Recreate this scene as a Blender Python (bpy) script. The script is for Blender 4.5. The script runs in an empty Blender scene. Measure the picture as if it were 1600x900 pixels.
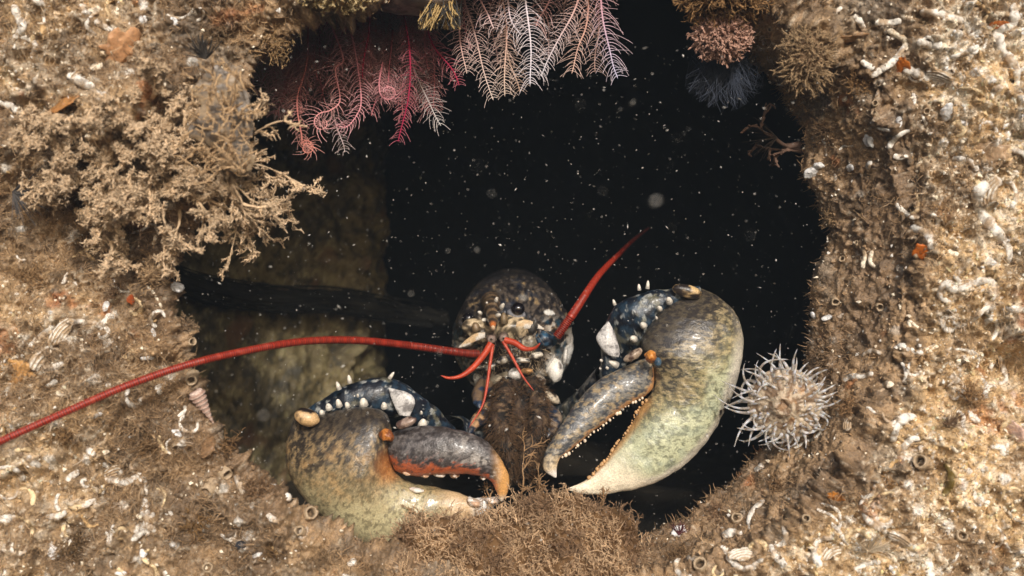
import bpy, math, random
import numpy as np
from mathutils import Vector
from mathutils.bvhtree import BVHTree

S = bpy.context.scene
C = S.collection
R = math.radians
rng = np.random.default_rng(7)
random.seed(7)

# ------------------------------------------------------------------ camera, sky, sun, exposure
D = 0.9                                     # camera distance to the rim of the hole (m)
MPP = 0.9 / 1600                            # metres per photo pixel at the rim
cam = bpy.data.cameras.new('camera')
camo = bpy.data.objects.new('camera', cam)
C.objects.link(camo)
camo.location = (0, -D, 0)
camo.rotation_euler = (R(90), 0, 0)
cam.sensor_width = 36
cam.lens = 36
cam.clip_start = 0.01
cam.clip_end = 200
cam.dof.use_dof = True
cam.dof.focus_distance = D + 0.09
cam.dof.aperture_fstop = 4.0
S.camera = camo

SUN_AZ, SUN_EL = 11, 28                     # degrees to the right of the camera axis, above it
w = bpy.data.worlds.new('World')
S.world = w
w.use_nodes = True
nt = w.node_tree
sky = nt.nodes.new('ShaderNodeTexSky')
sky.sky_type = 'NISHITA'
sky.sun_disc = False
sky.sun_elevation = R(SUN_EL)
sky.sun_rotation = R(180 - SUN_AZ)
sky.dust_density = 4.0
sky.ozone_density = 0.6
nt.nodes['Background'].inputs[1].default_value = 0.12
nt.links.new(sky.outputs[0], nt.nodes['Background'].inputs[0])
sl = bpy.data.lights.new('sun', 'SUN')
sl.energy = 3.3
sl.angle = R(5.0)
sl.color = (1.0, 0.96, 0.91)
so = bpy.data.objects.new('sun', sl)
C.objects.link(so)
sd = Vector((math.sin(R(SUN_AZ)) * math.cos(R(SUN_EL)), -math.cos(R(SUN_AZ)) * math.cos(R(SUN_EL)), math.sin(R(SUN_EL))))
so.rotation_euler = sd.to_track_quat('Z', 'Y').to_euler()
so.location = sd * 5
S.view_settings.view_transform = 'Standard'
S.view_settings.look = 'None'
S.view_settings.gamma = 1
S.view_settings.use_curve_mapping = False
S.view_settings.exposure = -0.05
S.cycles.max_bounces = 4
S.cycles.diffuse_bounces = 2
S.cycles.glossy_bounces = 2
S.cycles.transmission_bounces = 2
S.cycles.caustics_reflective = False
S.cycles.caustics_refractive = False
S.cycles.use_denoising = True

# ------------------------------------------------------------------ helpers
def P(px, py, y):
    """world point at depth y behind photo pixel (px, py); arrays allowed"""
    s = (D + np.asarray(y, float)) / D * MPP
    return np.stack(np.broadcast_arrays((np.asarray(px, float) - 800) * s, np.asarray(y, float), (450 - np.asarray(py, float)) * s), -1)

def mpp(y):
    return (D + y) / D * MPP

def c(r, g, b):
    v = np.array([r, g, b], float) / 255
    return np.where(v <= 0.04045, v / 12.92, ((v + 0.055) / 1.055) ** 2.4)

def lerp(a, b, t):
    t = np.asarray(t)[..., None]
    return a * (1 - t) + b * t

def ss(a, b, x):
    t = np.clip((np.asarray(x, float) - a) / (b - a), 0, 1)
    return t * t * (3 - 2 * t)

def _h(ix, iy, iz, seed):
    h = (ix.astype(np.uint32) * np.uint32(374761393) + iy.astype(np.uint32) * np.uint32(668265263)
         + iz.astype(np.uint32) * np.uint32(2246822519) + np.uint32(seed * 3266489917 & 0xffffffff))
    h ^= h >> np.uint32(15)
    h *= np.uint32(2246822519)
    h ^= h >> np.uint32(13)
    h *= np.uint32(3266489917)
    h ^= h >> np.uint32(16)
    return h.astype(np.float64) / 4294967295.0

def vnoise(p, seed=0):
    i = np.floor(p).astype(np.int64)
    f = p - i
    f = f * f * f * (f * (f * 6 - 15) + 10)
    out = 0
    for dx in (0, 1):
        wx = f[..., 0] if dx else 1 - f[..., 0]
        for dy in (0, 1):
            wy = f[..., 1] if dy else 1 - f[..., 1]
            for dz in (0, 1):
                wz = f[..., 2] if dz else 1 - f[..., 2]
                out = out + wx * wy * wz * _h(i[..., 0] + dx, i[..., 1] + dy, i[..., 2] + dz, seed)
    return out

ROT = np.array([[0.36, 0.48, -0.8], [-0.8, 0.6, 0.0], [0.48, 0.64, 0.6]])

def fbm(p, scale, octs=4, seed=0, gain=0.5):
    """0..1 noise, scale = feature size in metres"""
    q = np.asarray(p, float) / scale + 17.3
    a, s, t = 1.0, 0.0, 0.0
    for k in range(octs):
        s = s + a * vnoise(q, seed + k)
        t += a
        a *= gain
        q = q @ ROT.T * 2.03 + 5.1
    return s / t

def worley(p, scale, seed=0):
    q = np.asarray(p, float) / scale + 31.7
    i = np.floor(q).astype(np.int64)
    best = np.full(q.shape[:-1], 9.0)
    cid = np.zeros(q.shape[:-1])
    for dx in (-1, 0, 1):
        for dy in (-1, 0, 1):
            for dz in (-1, 0, 1):
                a, b, g = i[..., 0] + dx, i[..., 1] + dy, i[..., 2] + dz
                d = (a + _h(a, b, g, seed) - q[..., 0]) ** 2 + (b + _h(a, b, g, seed + 1) - q[..., 1]) ** 2 + (g + _h(a, b, g, seed + 2) - q[..., 2]) ** 2
                m = d < best
                best = np.where(m, d, best)
                cid = np.where(m, _h(a, b, g, seed + 3), cid)
    return np.sqrt(best), cid

def spline(pts, n):
    """Catmull-Rom through pts, n samples by chord length"""
    pts = np.asarray(pts, float)
    if len(pts) == 2:
        return pts[0] + (pts[1] - pts[0]) * np.linspace(0, 1, n)[:, None]
    e = np.vstack([2 * pts[0] - pts[1], pts, 2 * pts[-1] - pts[-2]])
    out = []
    for k in range(len(pts) - 1):
        p0, p1, p2, p3 = e[k:k + 4]
        t = np.linspace(0, 1, 24, endpoint=False)[:, None]
        out.append(0.5 * (2 * p1 + (p2 - p0) * t + (2 * p0 - 5 * p1 + 4 * p2 - p3) * t * t + (3 * p1 - p0 - 3 * p2 + p3) * t ** 3))
    out = np.vstack(out + [pts[-1:]])
    d = np.r_[0, np.cumsum(np.linalg.norm(np.diff(out, axis=0), axis=1))]
    s = np.linspace(0, d[-1], n)
    return np.stack([np.interp(s, d, out[:, k]) for k in range(out.shape[1])], 1)

def smooth1(y, n):
    for _ in range(n):
        y = (np.roll(y, 1) + 2 * y + np.roll(y, -1)) / 4
    return y

def mesh_obj(name, V, F, col, mat, parent=None, smooth=True):
    """V (n,3) world coordinates, F (m,4) or (m,3) or a list of such arrays, col (n,3)"""
    V = np.asarray(V, np.float32).reshape(-1, 3)
    Fs = F if isinstance(F, list) else [F]
    Fs = [np.asarray(f, np.int32) for f in Fs if len(f)]
    me = bpy.data.meshes.new(name)
    me.vertices.add(len(V))
    me.vertices.foreach_set('co', V.ravel())
    nl = sum(f.size for f in Fs)
    npoly = sum(len(f) for f in Fs)
    me.loops.add(nl)
    me.loops.foreach_set('vertex_index', np.concatenate([f.ravel() for f in Fs]))
    me.polygons.add(npoly)
    tot = np.concatenate([np.full(len(f), f.shape[1], np.int32) for f in Fs])
    me.polygons.foreach_set('loop_start', np.r_[0, np.cumsum(tot)[:-1]].astype(np.int32))
    me.polygons.foreach_set('use_smooth', np.full(npoly, smooth))
    me.update(calc_edges=True)
    me.validate()
    if col is not None:
        col = np.broadcast_to(np.asarray(col, float), V.shape)
        a = me.color_attributes.new('Col', 'FLOAT_COLOR', 'POINT')
        a.data.foreach_set('color', np.c_[np.clip(col, 0, 0.95), np.ones(len(V))].astype(np.float32).ravel())
    me.materials.append(mat)
    o = bpy.data.objects.new(name, me)
    C.objects.link(o)
    if parent is not None:
        put(o, parent)
    return o

def put(o, parent):
    o.parent = parent
    m = Vector((0, 0, 0))
    q = parent
    while q is not None:
        m = m + Vector(q.location)
        q = q.parent
    o.location = Vector(o.location) - m if o.parent.parent is None or True else o.location

def tag(o, label=None, cat=None, group=None, kind=None):
    if label: o['label'] = label
    if cat: o['category'] = cat
    if group: o['group'] = group
    if kind: o['kind'] = kind
    return o

def empty(name, loc, label, cat, group=None):
    o = bpy.data.objects.new(name, None)
    o.empty_display_size = 0.02
    C.objects.link(o)
    o.location = Vector([float(v) for v in loc])
    return tag(o, label, cat, group)

def tubes(paths, radii, sides=4, ref=None):
    """paths (M,K,3), radii (M,K) -> V, F"""
    paths = np.asarray(paths, float)
    M, K = paths.shape[:2]
    radii = np.broadcast_to(radii, (M, K))
    t = np.gradient(paths, axis=1)
    t /= np.linalg.norm(t, axis=-1, keepdims=True) + 1e-12
    if ref is None:
        ref = np.array([0.13, 1.0, 0.07])
    ref = np.broadcast_to(ref, t.shape)
    n = np.cross(t, ref)
    n /= np.linalg.norm(n, axis=-1, keepdims=True) + 1e-9
    b = np.cross(t, n)
    a = np.arange(sides) / sides * 2 * np.pi
    V = paths[:, :, None] + radii[:, :, None, None] * (np.cos(a)[:, None] * n[:, :, None] + np.sin(a)[:, None] * b[:, :, None])
    i = np.arange(M)[:, None, None] * K * sides + np.arange(K - 1)[None, :, None] * sides
    j = np.arange(sides)[None, None]
    j2 = (j + 1) % sides
    F = np.stack([i + j, i + j2, i + sides + j2, i + sides + j], -1).reshape(-1, 4)
    return V.reshape(-1, 3), F

def per(col, K, sides):
    """expand (M,3) or (M,K,3) colours to the vertices of tubes()"""
    col = np.asarray(col, float)
    if col.ndim == 2:
        col = np.repeat(col[:, None], K, 1)
    return np.repeat(col[:, :, None], sides, 2).reshape(-1, 3)

def mott(a, b, fs=0.006, seed=0, lo=0.42, hi=0.6):
    return lambda V: lerp(a, b, ss(lo, hi, fbm(V, fs, 4, seed)))

class Acc:
    def __init__(self):
        self.V, self.F, self.C, self.n = [], {}, [], 0
    def add(self, V, F, col):
        V = np.asarray(V).reshape(-1, 3)
        F = np.asarray(F)
        self.V.append(V)
        self.F.setdefault(F.shape[1], []).append(F + self.n)
        self.C.append(np.broadcast_to(col, V.shape))
        self.n += len(V)
    def obj(self, name, mat, parent=None, smooth=True):
        return mesh_obj(name, np.vstack(self.V), [np.vstack(v) for v in self.F.values()], np.vstack(self.C), mat, parent, smooth)

def ellipsoid(cen, ax, nu=20, nv=28, amp=0.0, seed=0, fs=0.01):
    """cen world, ax 3x3 rows = semi-axes vectors -> V, F"""
    u = np.linspace(0.001, np.pi - 0.001, nu)
    v = np.arange(nv) / nv * 2 * np.pi
    uu, vv = np.meshgrid(u, v, indexing='ij')
    d = np.stack([np.sin(uu) * np.cos(vv), np.sin(uu) * np.sin(vv), np.cos(uu)], -1)
    V = np.asarray(cen) + d @ np.asarray(ax, float)
    if amp:
        V = np.asarray(cen) + (V - np.asarray(cen)) * (1 + amp * (fbm(V, fs, 3, seed) - 0.5)[..., None] * 2)
    i = np.arange(nu - 1)[:, None] * nv
    j = np.arange(nv)[None]
    j2 = (j + 1) % nv
    F = np.stack(np.broadcast_arrays(i + j, i + nv + j, i + nv + j2, i + j2), -1).reshape(-1, 4)
    return V.reshape(-1, 3), F

def blob(name, px, py, y, rx, ry, rz, rot, col, mat, parent=None, amp=0.08, seed=0, colfn=None, nu=22, nv=30):
    """blob with half-sizes in photo pixels (rx along the rotated axis, ry across) and rz metres of half-depth"""
    k = mpp(y)
    a = R(rot)
    ax = np.array([[rx * k * math.cos(a), 0, -rx * k * math.sin(a)], [0, -rz, 0], [ry * k * math.sin(a), 0, ry * k * math.cos(a)]])
    V, F = ellipsoid(P(px, py, y), ax, nu, nv, amp, seed, max(rx, ry) * k)
    cc = col if colfn is None else colfn(V)
    return mesh_obj(name, V, F, cc, mat, parent)

def loft(name, L, Rr, yc, kf, kb, mat, colfn, parent=None, n=150, m=72, e=2.0, hmax=1.0, amp=0.0, fs=0.01, seed=0):
    """solid between two traced edges; half-depth = kf (front) / kb (back) times half-width"""
    t = np.linspace(0, 1, n)
    L2, R2 = spline(L, n), spline(Rr, n)
    y0 = np.interp(t, np.linspace(0, 1, len(yc)), yc)
    kf = np.interp(t, np.linspace(0, 1, len(kf)), kf)
    kb = np.interp(t, np.linspace(0, 1, len(kb)), kb)
    mid, half = (L2 + R2) / 2, (R2 - L2) / 2
    wid = np.linalg.norm(half, axis=1) * mpp(y0)
    ph = np.arange(m) / m * 2 * np.pi
    cc = np.sign(np.cos(ph)) * np.abs(np.cos(ph)) ** (2 / e)
    sn = np.sign(np.sin(ph)) * np.abs(np.sin(ph)) ** (2 / e)
    px = mid[:, None, 0] + half[:, None, 0] * cc
    py = mid[:, None, 1] + half[:, None, 1] * cc
    h = np.where(sn[None] > 0, np.minimum(kf * wid, hmax)[:, None], np.minimum(kb * wid, hmax)[:, None])
    Q = P(px, py, y0[:, None])
    Q[..., 1] -= h * sn
    if amp:
        nrm = np.stack([half[:, None, 0] * cc, -h / mpp(0.1) * sn, -half[:, None, 1] * cc], -1)
        nrm /= np.linalg.norm(nrm, axis=-1, keepdims=True) + 1e-9
        Q = Q + nrm * (amp * (fbm(Q, fs, 4, seed) - 0.5) * np.clip(wid / 0.01, 0, 1)[:, None])[..., None]
    col = colfn(np.broadcast_to(t[:, None], px.shape), np.broadcast_to(cc, px.shape), np.broadcast_to(sn, px.shape), px, py, Q)
    i = np.arange(n - 1)[:, None] * m
    j = np.arange(m)[None]
    j2 = (j + 1) % m
    F = np.stack(np.broadcast_arrays(i + j, i + j2, i + m + j2, i + m + j), -1).reshape(-1, 4)
    V = np.vstack([Q.reshape(-1, 3), Q[0].mean(0), Q[-1].mean(0)])
    col = np.vstack([col.reshape(-1, 3), col[0].mean(0), col[-1].mean(0)])
    jj = np.arange(m)
    caps = np.vstack([np.stack([np.full(m, n * m), (jj + 1) % m, jj], 1), np.stack([np.full(m, n * m + 1), (n - 1) * m + jj, (n - 1) * m + (jj + 1) % m], 1)])
    return mesh_obj(name, V, [F, caps], col, mat, parent)

def material(name, rough=0.6, bump=0.0, bscale=300.0, spec=0.5, mottle=0.0, mscale=400.0, sss=0.0, coat=0.0, trans=0.0, voro=False):
    m = bpy.data.materials.new(name)
    m.use_nodes = True
    t = m.node_tree
    b = t.nodes['Principled BSDF']
    a = t.nodes.new('ShaderNodeAttribute')
    a.attribute_name = 'Col'
    geo = t.nodes.new('ShaderNodeNewGeometry')
    src = a.outputs['Color']
    if mottle:
        n = t.nodes.new('ShaderNodeTexNoise')
        n.inputs['Scale'].default_value = mscale
        n.inputs['Detail'].default_value = 5
        t.links.new(geo.outputs['Position'], n.inputs['Vector'])
        r = t.nodes.new('ShaderNodeMapRange')
        r.inputs[1].default_value, r.inputs[2].default_value = 0.3, 0.7
        r.inputs[3].default_value, r.inputs[4].default_value = 1 - mottle, 1 + mottle * 0.6
        t.links.new(n.outputs[0], r.inputs[0])
        mx = t.nodes.new('ShaderNodeMix')
        mx.data_type = 'RGBA'
        mx.blend_type = 'MULTIPLY'
        mx.inputs[0].default_value = 1
        t.links.new(src, mx.inputs[6])
        t.links.new(r.outputs[0], mx.inputs[7])
        src = mx.outputs[2]
    t.links.new(src, b.inputs['Base Color'])
    b.inputs['Roughness'].default_value = rough
    b.inputs['Specular IOR Level'].default_value = spec
    b.inputs['Coat Weight'].default_value = coat
    b.inputs['Coat Roughness'].default_value = 0.15
    if sss:
        b.inputs['Subsurface Weight'].default_value = sss
        b.inputs['Subsurface Radius'].default_value = (0.004, 0.003, 0.002)
        b.inputs['Subsurface Scale'].default_value = 1.0
    b.inputs['Transmission Weight'].default_value = trans
    if bump:
        n2 = t.nodes.new('ShaderNodeTexVoronoi' if voro else 'ShaderNodeTexNoise')
        n2.inputs['Scale'].default_value = bscale
        if not voro:
            n2.inputs['Detail'].default_value = 6
        t.links.new(geo.outputs['Position'], n2.inputs['Vector'])
        bp = t.nodes.new('ShaderNodeBump')
        bp.inputs['Strength'].default_value = bump
        bp.inputs['Distance'].default_value = 0.002
        t.links.new(n2.outputs[0], bp.inputs['Height'])
        t.links.new(bp.outputs[0], b.inputs['Normal'])
    return m

M_rock = material('encrusted_rock', 0.5, 1.0, 420, 0.5, 0.45, 700)
M_turf = material('brown_turf', 0.85, 0, spec=0.15)
M_lime = material('white_lime', 0.55, 0.5, 500, 0.4, 0.25, 500)
M_shell = material('lobster_shell', 0.34, 0.3, 650, 0.5, 0.32, 700, coat=0.16)
M_limb = material('hairy_limb', 0.7, 0.6, 500, 0.25, 0.4, 500)
M_gloss = material('glossy_eye', 0.06, 0, spec=0.8)
M_horn = material('horn', 0.4, 0.2, 700, 0.5, 0.12, 900)
M_feather = material('feather', 0.7, 0, spec=0.2)
M_soft = material('soft_tissue', 0.4, 0.3, 500, 0.4, 0.2, 500, sss=0.25)
M_glassy = material('clear_tentacle', 0.3, 0, spec=0.5, trans=0.12, sss=0.5)
M_glassy.node_tree.nodes['Principled BSDF'].inputs['Alpha'].default_value = 0.6
M_dark = material('dark_cave', 0.95, 0.6, 80, 0.1)
M_snow = material('snow_fleck', 0.8, 0, spec=0.2)

# ------------------------------------------------------------------ the rock face with its hole
CX, CY = 780.0, 440.0
LIP = 0.085                                 # depth of the lip behind the front rim (m)
S_PTS = [(1262, 440), (1278, 400), (1268, 320), (1252, 250), (1235, 190), (1205, 120), (1150, 75), (1090, 30), (1060, -40), (980, -70), (880, -60), (780, -45),
         (700, -30), (560, -8), (460, 30), (400, 90), (360, 170), (350, 250), (320, 330), (270, 390), (250, 430), (255, 480), (275, 530), (295, 600), (315, 665),
         (360, 730), (420, 790), (500, 850), (590, 880), (680, 890), (780, 895), (870, 890), (940, 872), (1010, 830), (1100, 770), (1160, 715), (1200, 660),
         (1235, 600), (1255, 540), (1268, 480)]
F_PTS = [(1420, 440), (1420, 380), (1412, 300), (1390, 210), (1345, 120), (1290, 60), (1220, 5), (1120, -50), (1060, -75), (980, -90), (880, -80), (780, -60),
         (700, -40), (560, 0), (460, 38), (405, 95), (375, 170), (375, 250), (345, 330), (300, 390), (285, 430), (293, 480), (312, 530), (330, 600), (348, 655),
         (390, 712), (447, 772), (518, 828), (600, 862), (680, 885), (780, 905), (870, 912), (960, 905), (1060, 890), (1160, 850), (1240, 800), (1300, 745), (1345, 680),
         (1378, 620), (1402, 555), (1416, 495)]

def polar(pts, th, sm):
    p = np.asarray(pts, float) - (CX, CY)
    a = np.arctan2(-p[:, 1], p[:, 0])
    r = np.hypot(p[:, 0], p[:, 1])
    o = np.argsort(a)
    a, r = a[o], r[o]
    return smooth1(np.interp(th, np.r_[a[-1] - 2 * np.pi, a, a[0] + 2 * np.pi], np.r_[r[-1], r, r[0]]), sm)

NT = 1500
th = np.linspace(-np.pi, np.pi, NT, endpoint=False)
rS, rF = polar(S_PTS, th, 60), polar(F_PTS, th, 60)
dirx, diry = np.cos(th), -np.sin(th)
rS = rS + 18 * ss(0.1, 0.7, dirx) + 24 * ss(.6, .9, -dirx)
rF = rF + 24 * ss(.6, .9, -dirx)
rows = []           # (px, py, y) per row
for s in np.linspace(0, 1, 14, endpoint=False):                 # back of the lip, into the chamber
    k = (1 - s) ** 1.6
    rr = rS + 260 * k
    rows.append(P(CX + dirx * rr, CY + diry * rr, LIP + 0.26 * (1 - s)))
for s in np.linspace(0, 1, 74, endpoint=False):                 # the bore, from the lip to the front rim
    b = s ** 1.0
    rr = rS + (rF - rS) * b
    yy = LIP * (1 - s) + 0.007 * np.exp(-((1 - s) / 0.05) ** 2)
    rows.append(P(CX + dirx * rr, CY + diry * rr, yy))
ex = np.concatenate([np.arange(0, 620, 2.7), np.arange(620, 1500, 16)])
for q in ex:                                                   # the front face
    y = 0.007 * np.exp(-q / 9) - 0.012 * (1 - np.exp(-q / 90)) - 0.03 * np.clip(q / 500, 0, 2) ** 1.5
    rows.append(P(CX + dirx * (rF + q), CY + diry * (rF + q), y))
for yb in (0.3, 0.8, 3.2):                                     # block sides
    p = rows[-1].copy()
    p[:, 1] = yb
    rows.append(p)
B = np.stack(rows)                                             # (NR, NT, 3)
NR = len(B)
# normals
du = np.gradient(B, axis=0)
dv = np.roll(B, -1, 1) - np.roll(B, 1, 1)
N0 = np.cross(dv, du)
N0 /= np.linalg.norm(N0, axis=-1, keepdims=True) + 1e-12
if N0[160, :, 1].mean() > 0:
    N0 = -N0
big = fbm(B, 0.11, 3, 1) - 0.5
mid = fbm(B, 0.032, 4, 11) - 0.5
small = fbm(B, 0.011, 4, 21, 0.6)
w1, id1 = worley(B + 0.004 * (fbm(B, 0.01, 2, 41) - 0.5)[..., None], 0.0085, 51)
w2, id2 = worley(B, 0.0036, 61)
curl = ss(0.035, 0.012, np.abs(fbm(B, 0.019, 3, 81) - 0.5)) * ss(0.50, 0.58, fbm(B, 0.028, 3, 91))
curl2 = ss(0.03, 0.01, np.abs(fbm(B, 0.011, 2, 85) - 0.5)) * ss(0.54, 0.6, fbm(B, 0.022, 3, 95))
pits = ss(0.60, 0.72, fbm(B, 0.02, 3, 71))
disp = 0.034 * big + 0.034 * mid + 0.017 * (np.abs(small - 0.5) * 2) + 0.006 * (0.6 - w1) + 0.0028 * (0.6 - w2) - 0.010 * pits + 0.0035 * curl + 0.002 * curl2
# lumps seen in the photo: shelves and hollows (px, py, radius px, height m)
rr_px = (B[..., 0] * D / (D + B[..., 1]) / MPP + 800, 450 - B[..., 2] * D / (D + B[..., 1]) / MPP)
for lx, ly, lr, lh in [(230, 200, 130, .035), (100, 300, 90, -.02), (30, 320, 70, -.03), (1250, 60, 70, .02), (1130, 30, 50, .03), (520, -10, 80, .008), (700, -20, 60, .008),
                       (1590, 570, 45, -.04), (1560, 130, 60, .015), (150, 380, 70, -.02), (60, 420, 70, -.015), (1250, 470, 45, .012), (1262, 275, 40, .014),
                       (1310, 650, 60, .01), (430, 790, 60, .012), (100, 560, 60, .015), (1500, 730, 80, .012), (1440, 280, 60, -.012), (290, 450, 30, .012)]:
    disp = disp + lh * np.exp(-((rr_px[0] - lx) ** 2 + (rr_px[1] - ly) ** 2) / lr ** 2) * (B[..., 1] < 0.2)
depthfade = np.ones(NR)
depthfade[-3:] = 0.2
depthfade[:88] = 0.45
V = B + N0 * (disp * depthfade[:, None])[..., None]
# albedo, with some strobe light painted in
pxx, pyy = rr_px
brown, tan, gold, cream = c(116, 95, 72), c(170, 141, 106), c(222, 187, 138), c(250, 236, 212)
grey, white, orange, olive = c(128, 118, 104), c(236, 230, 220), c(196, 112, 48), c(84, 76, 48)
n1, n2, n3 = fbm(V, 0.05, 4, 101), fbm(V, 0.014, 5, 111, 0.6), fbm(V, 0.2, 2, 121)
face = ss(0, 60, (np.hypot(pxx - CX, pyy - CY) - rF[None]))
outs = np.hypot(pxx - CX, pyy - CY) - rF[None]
bright = face * (np.maximum(ss(1380, 1480, pxx) * 0.8, ss(1040, 1260, pxx) * ss(8, 45, outs) * ss(120, 330, pyy) * 0.75) + ss(360, 60, pxx) * ss(330, 120, pyy) * 0.6 + ss(360, 0, pxx) * ss(420, 520, pyy) * 0.38)  # paler, more golden rock; partly strobe light painted into the colour
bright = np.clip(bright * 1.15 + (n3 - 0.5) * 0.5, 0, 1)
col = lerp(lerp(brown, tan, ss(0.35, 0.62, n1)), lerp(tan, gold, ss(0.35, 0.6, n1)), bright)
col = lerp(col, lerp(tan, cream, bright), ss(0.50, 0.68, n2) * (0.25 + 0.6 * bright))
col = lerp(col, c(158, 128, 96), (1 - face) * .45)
col = lerp(col, grey, ss(0.60, 0.72, fbm(V, 0.03, 4, 131)) * 0.55)
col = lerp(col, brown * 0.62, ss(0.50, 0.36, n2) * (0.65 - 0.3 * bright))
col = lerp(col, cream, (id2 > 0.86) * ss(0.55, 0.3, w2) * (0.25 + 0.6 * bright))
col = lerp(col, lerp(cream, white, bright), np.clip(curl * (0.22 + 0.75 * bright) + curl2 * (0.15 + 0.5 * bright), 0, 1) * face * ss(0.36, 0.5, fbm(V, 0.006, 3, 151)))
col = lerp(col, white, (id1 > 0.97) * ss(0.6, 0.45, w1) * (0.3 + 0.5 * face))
col = lerp(col, orange, ss(0.72, 0.80, fbm(V, 0.035, 3, 141)) * 0.4)
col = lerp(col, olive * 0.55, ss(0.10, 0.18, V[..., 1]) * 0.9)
i = np.arange(NR - 1)[:, None] * NT
j = np.arange(NT)[None]
j2 = (j + 1) % NT
FR = np.stack(np.broadcast_arrays(i + j, i + NT + j, i + NT + j2, i + j2), -1).reshape(-1, 4)
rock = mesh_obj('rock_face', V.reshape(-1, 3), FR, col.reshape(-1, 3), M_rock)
tag(rock, kind='structure')
ROCKV, ROCKN, ROCKC = V, N0, col
bvh = BVHTree.FromPolygons([tuple(v) for v in V[:-3:2, ::2].reshape(-1, 3)],
                           [tuple(f) for f in (lambda nr, ntt: np.stack(np.broadcast_arrays(*(lambda i, j: (i + j, i + ntt + j, i + ntt + (j + 1) % ntt, i + (j + 1) % ntt))(np.arange(nr - 1)[:, None] * ntt, np.arange(ntt)[None])), -1).reshape(-1, 4))(V[:-3:2].shape[0], NT // 2)])
CAM = Vector((0, -D, 0))

def hit(px, py):
    """point on the rock behind a photo pixel, its normal (towards the camera)"""
    d = (Vector(P(px, py, 0.0)) - CAM).normalized()
    loc, nor, _, _ = bvh.ray_cast(CAM, d, 3)
    if loc is None:
        return None, None
    if nor.dot(d) > 0:
        nor = -nor
    return np.array(loc), np.array(nor)

# ------------------------------------------------------------------ the chamber behind
def grid_sheet(name, fn, nu, nv, mat, colfn):
    u, v = np.meshgrid(np.linspace(0, 1, nu), np.linspace(0, 1, nv), indexing='ij')
    Q = fn(u, v)
    i = np.arange(nu - 1)[:, None] * nv
    j = np.arange(nv - 1)[None]
    F = np.stack(np.broadcast_arrays(i + j, i + nv + j, i + nv + j + 1, i + j + 1), -1).reshape(-1, 4)
    return mesh_obj(name, Q.reshape(-1, 3), F, colfn(Q).reshape(-1, 3), mat)

def left_wall(u, v):
    # a slab of the chamber: from the lip back to its corner, where it turns away from the light
    y = np.interp(u, [0, 0.70, 0.78, 1], [0.24, 0.56, 0.64, 1.5])
    px = np.interp(u, [0, 0.70, 0.78, 1], [60, 560, 588, 560])
    Q = P(px, 0 * u, y)
    Q[..., 2] = (v - 0.5) * 1.5
    a = 0.09 * (fbm(Q, 0.14, 3, 201) - 0.5) + 0.045 * (fbm(Q, 0.035, 4, 211) - 0.5) + 0.008 * (fbm(Q, 0.008, 3, 213) - 0.5)
    Q[..., 1] -= a * ss(0.9, 0.75, u) - 0.02
    Q[..., 0] += (fbm(Q, 0.05, 4, 219) - 0.5) * 0.07 * ss(.5, .75, u)
    return Q

def left_col(Q):
    n1, n2 = fbm(Q, 0.05, 4, 221), fbm(Q, 0.012, 5, 231, 0.6)
    col = lerp(c(82, 70, 48), c(124, 106, 70), ss(0.35, 0.65, n1))
    col = lerp(col, c(150, 136, 98), ss(0.56, 0.68, n2) * 0.7)
    col = lerp(col, c(44, 40, 30), ss(0.48, 0.34, n2) * 0.8)
    col = lerp(col, c(110, 70, 40), ss(0.64, 0.72, fbm(Q, 0.06, 3, 241)) * 0.7)
    return (col * 0.8 + col.mean(-1, keepdims=True) * 0.2) * np.array([1.16, 1.18, 1.0])

tag(grid_sheet('cave_side', left_wall, 420, 420, M_rock, left_col), kind='structure')

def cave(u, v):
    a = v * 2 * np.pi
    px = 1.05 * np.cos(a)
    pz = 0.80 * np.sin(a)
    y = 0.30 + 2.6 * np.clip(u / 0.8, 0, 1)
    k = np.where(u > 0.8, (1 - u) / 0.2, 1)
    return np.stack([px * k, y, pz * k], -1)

tag(grid_sheet('cave_interior', cave, 40, 80, M_dark, lambda Q: np.broadcast_to(np.array([0.012, 0.012, 0.013]), Q.shape)), kind='structure')  # near-black wall colour stands in for the unlit depth of the chamber

def floor(u, v):
    x = -0.45 + 0.9 * u
    y = 0.12 + 0.8 * v
    Q = np.stack([x, y, 0 * x], -1)
    Q[..., 2] = -0.275 + 0.06 * (fbm(Q, 0.12, 4, 301) - 0.5)
    return Q

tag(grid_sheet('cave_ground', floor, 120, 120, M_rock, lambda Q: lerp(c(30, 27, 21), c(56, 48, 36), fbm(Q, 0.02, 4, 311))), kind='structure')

# ------------------------------------------------------------------ turf and grit on the rock (uncountable)
NRF = NR - 60
vis = np.zeros((NR, NT), bool)
vis[10:NRF] = True
inframe = (pxx > -60) & (pxx < 1660) & (pyy > -60) & (pyy < 960) & vis
area = np.linalg.norm(np.cross(du, dv), axis=-1)
def sample_rock(n, weight):
    wgt = (area * weight * inframe).ravel()
    idx = rng.choice(NR * NT, n, p=wgt / wgt.sum())
    return ROCKV.reshape(-1, 3)[idx], ROCKN.reshape(-1, 3)[idx], ROCKC.reshape(-1, 3)[idx], idx

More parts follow.
